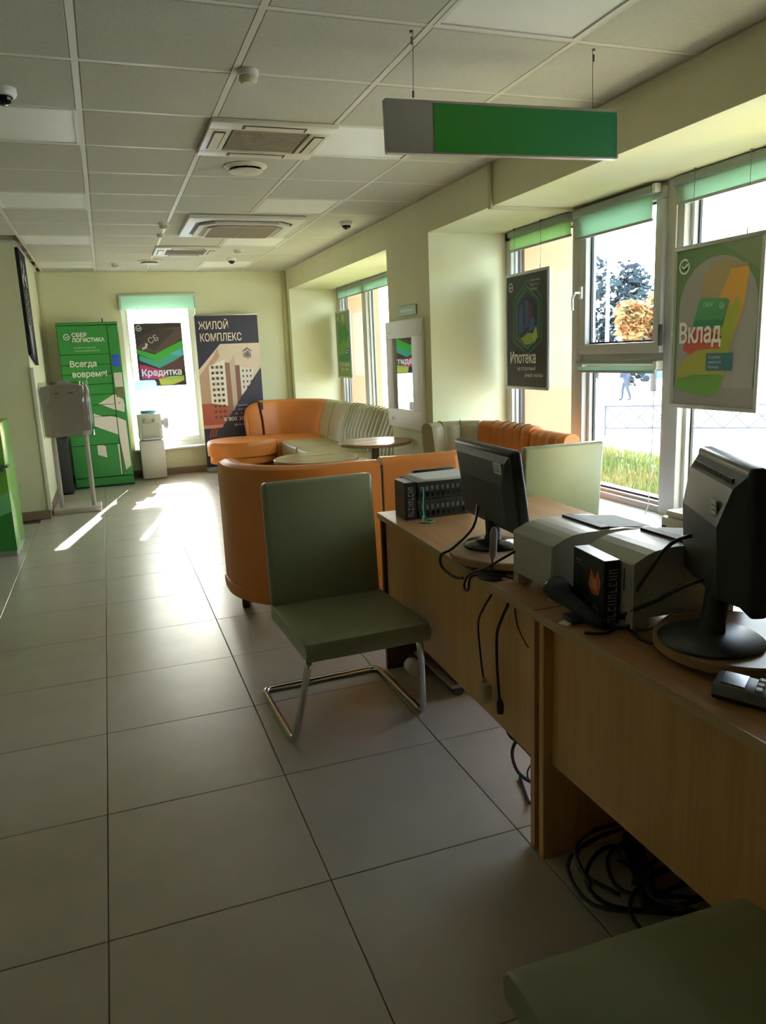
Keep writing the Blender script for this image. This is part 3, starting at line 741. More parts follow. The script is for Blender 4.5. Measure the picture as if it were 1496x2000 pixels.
# ================================================================== DESKS
d1 = thing('near_desk', 'long beech desk nearest the camera with a recessed front panel', 'desk', (1.045, 1.745, 0))
b = MB(); b.bb(0, 0.82, -2.0, 0.0, 0.724, 0.75, 0, None, 0.003, 2); b.build('desktop', WOODX, d1)
b = MB(); b.bb(-0.004, 0.0, -2.0, 0.0, 0.7245, 0.7495); b.build('edge_band', WOODE, d1)
b = MB(); b.bb(0.0, 0.80, -0.046, -0.022, 0, 0.724, 0, None, 0.002, 1); b.build('end_panel', WOODZ, d1)
b = MB(); b.bb(0.0, 0.80, -1.98, -1.956, 0, 0.724); b.build('end_panel', WOODZ, d1)
b = MB(); b.bb(0.03, 0.046, -1.956, -0.046, 0.30, 0.724); b.build('front_panel', WOODZ, d1)
d2 = thing('far_desk', 'beech desk with two hanging cables on its front, beyond the near desk', 'desk', (1.05, 1.750, 0), -math.radians(2.2))
b = MB(); b.prism([(0, 0), (0.82, 0.0315), (0.82, 1.475), (0, 1.475)], 0.724, 0.75, lambda a, c, h: (a, c, h)); b.build('desktop', WOODX, d2)
b = MB(); b.bb(-0.004, 0.0, 0.001, 1.475, 0.7245, 0.7495); b.build('edge_band', WOODE, d2)
b = MB(); b.prism([(0, 0.004), (0.8, 0.034), (0.8, 0.058), (0, 0.028)], 0, 0.724, lambda a, c, h: (a, c, h)); b.build('end_panel', WOODZ, d2)
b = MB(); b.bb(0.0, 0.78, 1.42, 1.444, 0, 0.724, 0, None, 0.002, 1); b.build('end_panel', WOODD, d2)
b = MB(); b.bb(0.02, 0.036, 0.03, 1.42, 0.268, 0.724); b.build('front_panel', WOODZ, d2)

# mobile pedestal under the far desk
mp_ = thing('mobile_pedestal', 'drawer pedestal on castors beneath the far desk', 'pedestal', (1.24, 2.74, 0))
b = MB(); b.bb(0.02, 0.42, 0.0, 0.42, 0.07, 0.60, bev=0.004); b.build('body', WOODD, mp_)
b = MB(); b.bb(0.0, 0.42, 0.0, 0.42, 0.055, 0.07); b.build('base_rail', mat('rail_grey', (150, 146, 142), 0.4), mp_)
for sx in (0.05, 0.37):
    for sy in (0.05, 0.37):
        b = MB(); b.tube([(sx, sy-0.012, 0.025), (sx, sy+0.012, 0.025)], 0.025, 14); b.bb(sx-0.008, sx+0.008, sy-0.016, sy+0.016, 0.02, 0.056); b.build('castor', DGREY, mp_)
pr2 = tag(MB().lathe([(0.012, 0), (0.036, 0), (0.036, 0.058), (0.012, 0.058)], 24, M=Matrix.Translation((1.195, 3.10, 0.036)) @ Matrix.Rotation(PI/2, 4, 'X')).build('paper_roll', PAPER), 'white roll of till paper on the floor under the far desk', 'paper roll')

# ================================================================== ON THE DESKS
T = 0.7505
def turntable(loc, r, label):
    t = thing('monitor_turntable', label, 'turntable', loc)
    b = MB(); b.lathe([(r-0.004, 0.014), (r, 0.018), (r, 0.036), (r-0.004, 0.04), (0, 0.04)], 56); b.lathe([(0, 0.014), (r-0.004, 0.014)], 56)
    b.build('disc', wood('turntable_wood', (158, 118, 72), (184, 146, 98), 0.4, 0) if 'turntable_wood' not in bpy.data.materials else bpy.data.materials['turntable_wood'], t)
    b = MB(); b.disc((0, 0, 0), r*0.55, 0.014, 32); b.build('foot', BLACK, t)
turntable((1.255, 2.245, T), 0.215, 'round wooden turntable under the far monitor')
turntable((1.305, 1.285, T), 0.185, 'round wooden turntable under the near monitor')
def monitor(name, label, loc, rz, Wd, Hh, z0, tilt, base_r, stickers, dep, base_off=(0, 0)):
    """local: rear faces -x, width along y"""
    t = thing(name, label, 'monitor', loc, rz)
    b = MB(); b.lathe([(base_r, 0.0), (base_r, 0.006), (base_r*0.93, 0.012), (base_r*0.35, 0.022), (0, 0.024)], 40, (base_off[0], base_off[1], 0)); b.build('base', BLACKG if dep < .05 else DGREY, t)
    b = MB(); b.tube([(base_off[0], base_off[1], 0.015), (base_off[0]+0.004, base_off[1], z0*0.6), (0.0, 0, z0+0.10)], [0.032, 0.027, 0.030], 14, M=None); b.build('neck', BLACK, t)
    M = Matrix.Translation((0, 0, z0)) @ Matrix.Rotation(math.radians(tilt), 4, 'Y')
    b = MB(); b.bb(-0.005, 0.035, -Wd/2, Wd/2, 0, Hh, 0, M, 0.012, 3); body = b.build('bezel', BLACK, t)
    b = MB(); b.bb(-0.002, 0.001, -Wd/2+0.016, Wd/2-0.016, 0.018, Hh-0.016, 0, Matrix.Translation((0, 0, 0)) @ M @ Matrix.Translation((0.037, 0, 0))); b.build('screen', BLACKG, t)
    b = MB(); c = dep
    vs = [(-0.004, -Wd*.47, Hh*.06), (-0.004, Wd*.47, Hh*.06), (-0.004, Wd*.47, Hh*.95), (-0.004, -Wd*.47, Hh*.95),
          (-c, -Wd*.36, Hh*.10), (-c, Wd*.36, Hh*.10), (-c, Wd*.36, Hh*.60), (-c, -Wd*.36, Hh*.60),
          (-0.45*c-0.004, -Wd*.42, Hh*.86), (-0.45*c-0.004, Wd*.42, Hh*.86)]
    fs = [(0, 1, 5, 4), (1, 2, 9, 6, 5), (0, 4, 7, 8, 3), (4, 5, 6, 7), (7, 6, 9, 8), (8, 9, 2, 3), (0, 3, 2, 1)]
    b.add(vs, fs, 0, False, M); back = b.build('rear_cover', DGREY, t)
    b = MB()
    for i in range(26):
        y = -Wd*.36 + Wd*.72*i/25
        b.box((-0.32*c-0.004, y, Hh*.90), (0.006, Wd*.012, 0.012), 0, M)
    if dep > 0.03: b.build('vent_slots', BLACK, back)
    P = Print()
    Fm = M @ frame((-0.27*c-0.0065, 0, Hh*.90), (0, -1, 0), (-0.45*c*.0, 0, 1))
    for (u, v, a, h_) in stickers: 
        b = MB(); b.box((-c*(0.88 if dep > .03 else 0.76), u, v), (0.003, a, h_), 0, M @ Matrix.Rotation(0, 4, 'Y')); s_ = b.build('sticker', PAPER, back)
        b = MB()
        for q in range(3): b.box((-c*(0.88 if dep > .03 else 0.76)-0.002, u, v+h_*(0.25-0.25*q)), (0.001, a*.7, h_*.08), 0, M)
        b.build('sticker_print', MGREY, back) if False else lab(b.build('sticker_print', MGREY, s_.parent), 'grey print on the sticker')
    return t
monitor('far_monitor', 'black monitor seen from behind beside the letter trays', (1.215, 2.31, T+0.041), -0.06, 0.475, 0.285, 0.07, -8, 0.10, [(-0.15, 0.226, 0.055, 0.036)], 0.022, (-0.005, -0.01))
monitor('near_monitor', 'large dark grey monitor seen from behind at the right end', (1.315, 1.345, T+0.041), math.radians(-27), 0.385, 0.325, 0.085, -3, 0.115, [(-0.10, 0.225, 0.032, 0.044)], 0.055, (-0.05, -0.085))
def printer(loc, wy, hz, label):
    t = thing('passbook_printer', label, 'printer', loc)
    D = 0.36
    pf = [(0.0, 0.035), (0.0, hz*.845), (0.004, hz*.865), (0.02, hz*.90), (0.04, hz*.945), (0.065, hz*.98), (0.09, hz*.995), (0.12, hz), (0.24, hz*.985), (D-.02, hz*.90), (D, hz*.86), (D, 0.02)]
    b = MB(); b.prism([(p[0], p[1]) for p in pf], 0, wy, lambda a, c, h: (a, h, c)); b.build('body', PRN, t)
    b = MB(); b.bb(-0.003, 0.0, 0.006, wy-0.006, 0.04, hz*.85, bev=0.001, seg=1); b.build('front_cover', PRN, t)
    for y in (0.0, wy-0.028):
        b = MB(); b.bb(0.0, 0.05, y, y+0.028, 0.0, 0.036); b.build('foot', PRN, t)
    b = MB(); b.bb(0.28, 0.33, 0.01, wy-0.01, 0.0, 0.03); b.build('foot', PRN, t)
    b = MB(); b.bb(0.165, 0.195, 0.012, wy-0.012, hz*.975, hz*1.03); b.build('paper_slot', PRND, t)
    b = MB(); b.add([(0.20, 0.02, hz*1.01), (0.35, 0.02, hz*.93), (0.35, wy-0.02, hz*.93), (0.20, wy-0.02, hz*1.01)], [(0, 1, 2, 3)]); b.add([(0.20, 0.02, hz*1.005), (0.20, wy-0.02, hz*1.005), (0.35, wy-0.02, hz*.925), (0.35, 0.02, hz*.925)], [(0, 1, 2, 3)])
    b.build('paper_sheet', PAPER, t)
    if hz > .2:
        b = MB(); b.bb(-0.004, -0.001, 0.03, 0.034, hz*.5, hz*.78); b.build('release_slot', PRND, t)
printer((1.125, 1.778, T), 0.225, 0.192, 'beige desktop printer nearer to the far monitor')
printer((1.172, 1.49, T), 0.20, 0.208, 'beige desktop printer behind the black product box')
# product boxes
def product_box(loc, rz, dx, dy, dz, label, art):
    t = thing('product_box', label, 'box', loc, rz)
    b = MB(); b.bb(0, dx, 0, dy, 0, dz, 0, None, 0.0015, 1); b.build('carton', mat('carton_black', (34, 31, 32), 0.35), t)
    P = Print()
    if art:
        P.shape([(0.085, 0.10), (0.10, 0.145), (0.12, 0.125), (0.135, 0.15), (0.15, 0.12), (0.14, 0.085), (0.105, 0.08)], (206, 104, 40))
        P.shape([(0.10, 0.10), (0.112, 0.128), (0.13, 0.118), (0.128, 0.09)], (236, 152, 70))
        P.shape([(0.10, 0.035), (0.12, 0.06), (0.14, 0.05), (0.148, 0.025), (0.12, 0.012)], (120, 124, 120))
        P.rect(0.018, 0.152, 0.05, 0.156, (150, 150, 150)); P.rect(0.018, 0.144, 0.07, 0.147, (130, 130, 130)); P.rect(0.02, 0.09, 0.024, 0.13, (96, 96, 96))
    else:
        P.shape([(0.03, 0.03), (0.06, 0.07), (0.10, 0.10), (0.13, 0.05), (0.09, 0.02)], (96, 66, 52)); P.shape([(0.05, 0.10), (0.08, 0.13), (0.10, 0.11)], (70, 58, 54))
    P.build('cover_print', t, frame((-0.0004, dy, 0), (0, -1, 0), (0, 0, 1)))
    P = Print()
    for q in range(9):
        z = dz*(0.10+0.09*q)
        k = q % 4
        P.rect(dx*.25, z, dx*.75, z+dz*.012, (190, 188, 184))
        if k in (0, 2): P.rect(dx*.25, z, dx*.33, z+dz*.055, (190, 188, 184))
        if k in (1, 2): P.rect(dx*.67, z, dx*.75, z+dz*.055, (190, 188, 184))
        if k in (0, 3): P.rect(dx*.25, z+dz*.045, dx*.75, z+dz*.057, (190, 188, 184))
    P.build('spine_print', t, frame((0, -0.0004, 0), (1, 0, 0), (0, 0, 1)))
product_box((1.118, 1.535, T), -0.12, 0.045, 0.165, 0.182, 'black box with a flame picture leaning by the printers', True)
product_box((1.152, 2.985, T), -0.03, 0.05, 0.135, 0.165, 'black box with dim brown picture left of the letter trays', False)
# letter trays
GRN = mat('tray_green', (26, 44, 36), 0.4)
def tray(z, label, rz, ph=0.062):
    t = thing('letter_tray', label, 'tray', (1.208, 2.985, z), rz, 'stacked letter trays')
    W_, D_, Hh = 0.27, 0.20, 0.078
    b = MB(); b.bb(0, W_, 0, D_, 0, 0.004); b.build('tray_floor', GRN, t)
    def grid_side(name, p0, ax):
        b = MB(); L = W_ if ax == 0 else D_; n = 10 if ax == 0 else 8
        def bx(a0, a1, z0, z1):
            if ax == 0: b.bb(a0, a1, p0[1]-0.002, p0[1]+0.002, z0, z1)
            else: b.bb(p0[0]-0.002, p0[0]+0.002, a0, a1, z0, z1)
        bx(0, L, 0, 0.012); bx(0, L, 0.033, 0.039); bx(0, L, 0.060, Hh)
        for i in range(n+1):
            c = 0.012 + (L-0.024)*i/n; bx(c-0.005, c+0.005, 0.012, 0.060)
        b.build(name, GRN, t)
    grid_side('grid_side', (0, 0.002), 0); grid_side('grid_side', (0, D_-0.002), 0); grid_side('grid_side', (0.002, 0), 1); grid_side('grid_side', (W_-0.002, 0), 1)
    b = MB(); b.bb(0.006, W_-0.006, 0.006, D_-0.006, 0.036, ph, bev=0.001, seg=1); b.build('paper_stack', mat('paper_blue', (206, 208, 222), 0.7), t)
tray(T, 'green-black letter tray with grid sides, lower of the two', 0.02, 0.080)
tray(T+0.0825, 'green-black letter tray with grid sides, upper of the two', 0.0)
pp = thing('paper_pile', 'untidy white papers lying on the upper letter tray', 'papers', (1.208, 2.985, T+0.161))
for q in range(4):
    b = MB(); b.box((0.13+0.01*q, 0.10-0.006*q, 0.0015+0.0032*q), (0.255, 0.185, 0.003), 0, Matrix.Rotation(0.03*(q-1), 4, 'Z')); b.build('sheet', [PAPER, mat('paper_print', (206, 204, 198), 0.7)][q % 2], pp)
bk = tag(MB().bb(0, 0.20, 0, 0.03, 0, 0.18, bev=0.003).build('binder', BLACK, loc=(1.28, 3.192, T)), 'black binder standing upright behind the letter trays', 'binder')
# green strap hanging from the tray
tag(MB().tube([(1.222, 2.952, 0.895), (1.219, 2.943, 0.86), (1.212, 2.94, 0.82), (1.216, 2.938, 0.78), (1.20, 2.92, 0.756), (1.185, 2.90, 0.755), (1.22, 2.885, 0.755), (1.25, 2.90, 0.755), (1.23, 2.935, 0.756), (1.205, 2.945, 0.79), (1.222, 2.945, 0.83)], 0.0035, 6).build('green_lanyard', mat('cord_green', (66, 150, 116), 0.5)), 'green cord trailing from the letter trays onto the desk', 'cord')
# keyboard and papers behind the far monitor
kb = thing('desk_papers', 'loose papers and leaflets behind the far monitor', 'papers', (1.40, 2.12, T))
for q in range(5):
    b = MB(); b.box((0.02*q, 0.02*q, 0.0015+0.0032*q), (0.15, 0.21, 0.003), 0, Matrix.Rotation(0.2*q-0.3, 4, 'Z')); b.build('sheet', [PAPER, mat('leaflet_teal', (90, 140, 140), 0.5)][1 if q == 3 else 0], kb)
tag(MB().bb(0, 0.10, 0, 0.14, 0, 0.022, bev=0.004).build('notepad', PAPER, loc=(1.56, 2.44, T), rz=0.3), 'white notepad near the back edge of the far desk', 'notepad')
# pen on stand
ps = thing('desk_pen', 'pen upright in a round black holder at the desk edge', 'pen', (1.09, 2.075, T))
b = MB(); b.lathe([(0.048, 0), (0.05, 0.003), (0.046, 0.008), (0.02, 0.012), (0, 0.013)], 32); b.build('holder_base', BLACK, ps)
b = MB(); b.tube([(0, 0, 0.012), (0.0, 0, 0.07)], 0.003, 8); b.build('stem', BLACK, ps)
b = MB(); b.tube([(0, 0, 0.06), (0.0, -0.003, 0.075), (0.002, -0.008, 0.15), (0.003, -0.01, 0.165)], [0.006, 0.012, 0.012, 0.006], 12); b.build('pen_barrel', mat('pen_grey', (150, 140, 130), 0.35), ps)
# barcode scanner
bs = thing('barcode_scanner', 'black handheld scanner lying before the black product box', 'scanner', (1.10, 1.66, T))
b = MB(); b.tube([(0.005, 0.085, 0.055), (0.0, 0.06, 0.062), (0.0, 0.02, 0.055), (0.005, -0.01, 0.045)], [0.030, 0.036, 0.030, 0.020], 14); b.build('head', BLACK, bs)
b = MB(); b.tube([(0.0, 0.02, 0.052), (0.005, -0.05, 0.035), (0.012, -0.11, 0.020), (0.014, -0.13, 0.018)], [0.024, 0.021, 0.018, 0.010], 12); b.build('grip', BLACK, bs)
b = MB(); b.bb(-0.03, 0.03, -0.06, -0.01, 0.0, 0.018, bev=0.004); b.build('rest', DGREY, bs)
b = MB(); b.tube([(0.003, 0.093, 0.052), (0.003, 0.090, 0.053)], 0.027, 14); b.build('scan_window', BLACKG, bs)
tag(MB().bb(0, 0.035, 0, 0.03, 0, 0.003).build('paper_slip', PAPER, loc=(1.058, 1.60, T), rz=0.4), 'small white paper slip beside the handheld scanner', 'paper slip')
# card terminal
pt = thing('card_terminal', 'small grey keypad terminal at the right frame edge', 'keypad', (1.155, 1.075, T), 0.62)
Mt = Matrix.Rotation(math.radians(4), 4, 'X')
b = MB(); b.bb(-0.04, 0.04, -0.085, 0.085, 0.004, 0.034, 0, Mt, 0.008, 2); b.build('body', MGREY, pt)
b = MB(); b.bb(-0.039, 0.039, -0.083, 0.083, 0.0, 0.014, 0, Mt, 0.004, 1); b.build('lower_shell', BLACK, pt)
kc = [mat('key_grey', (206, 204, 196), 0.5), mat('key_yellow', (220, 176, 70), 0.5), mat('key_green', (80, 160, 90), 0.5), mat('key_red', (190, 60, 50), 0.5)]
for r_ in range(4):
    for c_ in range(3):
        b = MB(); b.box((-0.024+0.024*c_, -0.066+0.022*r_, 0.036), (0.018, 0.015, 0.006), 0, Mt, 0.002, 1); b.build('key', kc[0] if r_ else kc[1+c_], pt)
b = MB(); b.box((0, 0.048, 0.035), (0.06, 0.045, 0.003), 0, Mt); b.build('display', mat('lcd', (90, 104, 84), 0.2), pt)
# device on the window sill
dv = thing('receipt_printer', 'grey receipt printer standing on the white window sill', 'printer', (2.63, 2.90, 0.4505))
b = MB(); b.bb(0, 0.20, 0, 0.24, 0, 0.13, 0, None, 0.012, 2); b.build('body', PRN, dv)
b = MB(); b.bb(0.01, 0.19, 0.01, 0.22, 0.13, 0.165, 0, None, 0.012, 2); b.build('lid', PRN, dv)
b = MB(); b.bb(-0.008, 0.004, 0.20, 0.225, 0.055, 0.085, 0, None, 0.003, 1); b.build('lid_button', BLACK, dv)
b = MB(); b.bb(0.05, 0.15, 0.03, 0.10, 0.16, 0.175, 0, None, 0.004, 1); b.build('paper_gate', BLACK, dv)

# ================================================================== CABLES
def cable(name, pts, r, label, m=CABLE, n=4, cat='cable', parts=None):
    P = [Vector(p) for p in pts]; out = []
    for i in range(len(P)-1):                         # Catmull-Rom through the points
        a, c, d, e = P[max(i-1, 0)], P[i], P[i+1], P[min(i+2, len(P)-1)]
        for q in range(n):
            t = q/n; out.append(0.5*((2*c)+(d-a)*t+(2*a-5*c+4*d-e)*t*t+(3*c-a-3*d+e)*t*t*t))
    out.append(P[-1])
    if parts is None:
        return tag(MB().tube(out, r, 6).build(name, m), label, cat)
    t = thing(name, label, cat); b = MB(); b.tube(out, r, 6); b.build('wire', m, t); return t
cable('monitor_cable', [(1.19, 2.37, 0.925), (1.14, 2.31, 0.86), (1.06, 2.30, 0.80), (1.035, 2.35, 0.765), (1.032, 2.34, 0.725), (1.036, 2.25, 0.712), (1.045, 2.20, 0.72)], 0.005, 'black cable looping from the far monitor over the desk edge')
cable('loop_cable', [(1.19, 1.98, 0.88), (1.12, 1.99, 0.85), (1.06, 2.06, 0.79), (1.038, 2.13, 0.755), (1.034, 2.165, 0.715), (1.038, 2.17, 0.69), (1.036, 2.14, 0.70), (1.04, 2.12, 0.75), (1.09, 2.04, 0.765), (1.12, 2.0, 0.762)], 0.004, 'thin black cable looped over the edge by the desk pen')
hc = cable('mains_lead', [(1.046, 2.0, 0.72), (1.042, 2.05, 0.66), (1.044, 2.09, 0.60), (1.046, 2.085, 0.51), (1.046, 2.07, 0.44), (1.047, 2.06, 0.41)], 0.0035, 'hanging lead ending in a pale adaptor on the desk front', parts=1)
b = MB(); b.box((1.046, 2.052, 0.375), (0.032, 0.040, 0.065), 0, None, 0.006, 2); b.box((1.046, 2.056, 0.412), (0.014, 0.014, 0.02), 0, None, 0.003, 1); b.build('adaptor', mat('adaptor_ivory', (178, 162, 128), 0.5), hc)
hc2 = cable('black_lead', [(1.048, 1.90, 0.72), (1.046, 1.945, 0.65), (1.048, 1.972, 0.60), (1.049, 1.975, 0.50), (1.049, 1.965, 0.42), (1.049, 1.96, 0.39)], 0.0048, 'hanging black cord ending in a black socket on the desk front', parts=1)
b = MB(); b.tube([(1.049, 1.96, 0.39), (1.049, 1.958, 0.375), (1.049, 1.956, 0.345)], [0.007, 0.012, 0.011], 10); b.build('plug', BLACK, hc2)
cable('phone_wire', [(1.048, 1.86, 0.72), (1.046, 1.845, 0.68), (1.048, 1.83, 0.655), (1.049, 1.80, 0.632), (1.049, 1.785, 0.625)], 0.0022, 'thin wire on the far desk front beside the end panel', mat('wire_brown', (70, 52, 40), 0.6))
cable('cable_coil', [(1.10, 2.05, 0.33), (1.10, 2.0, 0.245), (1.10, 1.93, 0.245), (1.10, 1.84, 0.235), (1.10, 1.82, 0.20), (1.11, 1.87, 0.14), (1.10, 1.94, 0.14), (1.10, 1.975, 0.19), (1.11, 1.94, 0.255), (1.12, 1.86, 0.27), (1.12, 1.82, 0.25), (1.13, 1.86, 0.10), (1.15, 1.95, 0.01), (1.2, 2.1, 0.008)], 0.006, 'dark cable coil dangling beneath the far desk near its end panel', mat('cable_blue', (30, 32, 52), 0.5))
cable('blue_wire', [(1.12, 1.98, 0.33), (1.12, 1.93, 0.22), (1.13, 1.86, 0.235), (1.13, 1.84, 0.19), (1.13, 1.90, 0.18), (1.13, 1.93, 0.12), (1.13, 1.84, 0.10)], 0.003, 'thin blue wire inside the coil beneath the far desk', mat('wire_blue', (52, 66, 110), 0.5))
NM = (1.20, 1.50)
for i, (pts, r, l_) in enumerate([
    ([(1.155, 1.55, 0.76), (1.18, 1.53, 0.80), (1.19, 1.47, 0.90), (1.24, 1.44, 0.985), (1.31, 1.42, 1.005)], 0.005, 'upper black cable plugged into the near monitor'),
    ([(1.15, 1.54, 0.757), (1.17, 1.52, 0.79), (1.19, 1.43, 0.85), (1.22, 1.36, 0.905), (1.285, 1.32, 0.935)], 0.005, 'lower black cable plugged into the near monitor'),
    ([(1.12, 1.56, 0.757), (1.16, 1.52, 0.765), (1.2, 1.47, 0.76), (1.25, 1.45, 0.797), (1.3, 1.46, 0.80)], 0.003, 'grey thin cable crossing behind the near turntable'),
    ([(1.06, 1.53, 0.756), (1.10, 1.50, 0.758), (1.15, 1.52, 0.758), (1.17, 1.50, 0.757), (1.155, 1.44, 0.757), (1.16, 1.40, 0.757)], 0.004, 'black cable on the desktop running from the scanner grip'),
    ([(1.14, 1.53, 0.77), (1.17, 1.55, 0.785), (1.19, 1.52, 0.775), (1.16, 1.50, 0.762), (1.13, 1.53, 0.764), (1.17, 1.56, 0.77), (1.21, 1.53, 0.765)], 0.004, 'knotted black cable beside the black product box')]):
    cable('desk_cable', pts, r, l_, mat('cable_grey', (130, 124, 120), 0.5) if i == 2 else CABLE)
# under the near desk
pc = thing('computer_tower', 'dark computer case on the floor under the near desk', 'computer', (1.62, 1.16, 0), PI/2)
b = MB(); b.bb(0, 0.44, 0, 0.19, 0.012, 0.42, bev=0.006); b.build('case', mat('case_dark', (30, 33, 36), 0.35), pc)
b = MB(); b.bb(-0.012, 0.0, 0.006, 0.184, 0.016, 0.415, bev=0.004); b.build('front_panel', BLACK, pc)
for y in (0.02, 0.15):
    b = MB(); b.bb(0.03, 0.41, y, y+0.02, 0, 0.012); b.build('foot', BLACK, pc)
psn = thing('power_strip', 'black power strip with cables on the floor under the near desk', 'power strip', (1.19, 1.40, 0), 1.1)
b = MB(); b.bb(0, 0.30, -0.025, 0.025, 0, 0.04, bev=0.006); b.build('body', BLACK, psn)
for q in range(4):
    b = MB(); b.tube([(0.05+0.065*q, 0, 0.038), (0.05+0.065*q, 0, 0.046)], 0.02, 14); b.build('socket', DGREY, psn)
for q in range(7):
    a0 = random.uniform(0, 6); rr = random.uniform(.06, .13); cx, cy = random.uniform(1.18, 1.34), random.uniform(1.30, 1.58)
    pts = [(cx+(rr+.015*i)*math.cos(a0+i*.75), cy+(rr+.012*i)*math.sin(a0+i*.75)*.8, 0.012+0.013*q+.03*abs(math.sin(i*1.3+q))) for i in range(11)]
    cable('floor_cable', pts, 0.006, 'black cable in the tangle under the near desk', CABLE)['group'] = 'tangled cables under the near desk'


# ================================================================== HANGING SIGN
sg = thing('hanging_sign', 'long green sign with grey end hanging on two wires from the ceiling', 'sign', (1.545, 2.785, 2.187), -0.012)
Ms = Matrix.Rotation(math.radians(-0.9), 4, 'Y')
L_ = 0.99
b = MB(); b.bb(-L_/2, L_/2, -0.012, 0.012, 0, 0.178, 0, Ms, 0.003, 1); b.build('panel', ALU, sg)
b = MB(); b.bb(-L_/2+0.19, L_/2-0.006, -0.0135, -0.012, 0.004, 0.170, 0, Ms); b.build('green_face', SIGNG, sg)
b = MB(); b.bb(-L_/2+0.003, L_/2-0.003, -0.0145, 0.0145, 0.172, 0.180, 0, Ms); b.bb(-L_/2+0.003, L_/2-0.003, -0.0145, 0.0145, -0.003, 0.003, 0, Ms); b.bb(L_/2-0.004, L_/2+0.002, -0.0145, 0.0145, 0, 0.178, 0, Ms); b.build('rim', ALU, sg)
for x in (-0.38, 0.385):
    zz = 0.178-0.0157*x
    b = MB(); b.tube([(x, 0, zz), (x-0.005 if x > 0 else x+0.006, 0, H-2.187)], 0.0012, 5); b.tube([(x, 0, zz), (x, 0, zz+0.022)], 0.004, 8); b.tube([(x, 0, 0.36), (x, 0, 0.385)], 0.004, 8)
    b.tube([(x, 0, H-2.187-0.012), (x, 0, H-2.187-0.001)], 0.007, 10); b.build('wire', STEEL, sg)

# ================================================================== WINDOW POSTERS
PW, PH = 0.622, 0.862
def poster(name, label, yc, z0, art, flip=0.0):
    """framed poster on wires, face towards the room"""
    t = thing(name, label, 'poster', (3.0, yc, z0))
    b = MB(); f = 0.022
    for a in ((-PW/2, PW/2, 0, f), (-PW/2, PW/2, PH-f, PH), (-PW/2, -PW/2+f, f, PH-f), (PW/2-f, PW/2, f, PH-f)): b.bb(-0.010, 0.010, a[0], a[1], a[2], a[3], bev=0.003)
    b.build('frame', ALU, t)
    b = MB(); b.bb(-0.004, 0.004, -PW/2+f, PW/2-f, f, PH-f); b.build('board', WHITEP, t)
    P = Print(); art(P, PW-2*f, PH-2*f)
    P.build('print', t, frame((-0.0044, PW/2-f, f), (0, -1, 0), (0, 0, 1)))
    for y in (-PW*.30, PW*.30):
        b = MB(); b.tube([(0, y, PH), (0, y, 2.34-z0)], 0.0012, 5); b.tube([(0, y, PH), (0, y, PH+0.03)], 0.003, 6); b.tube([(0, y, 2.34-z0-0.015), (0, y, 2.34-z0)], 0.006, 8); b.build('wire', STEEL, t)
    return t
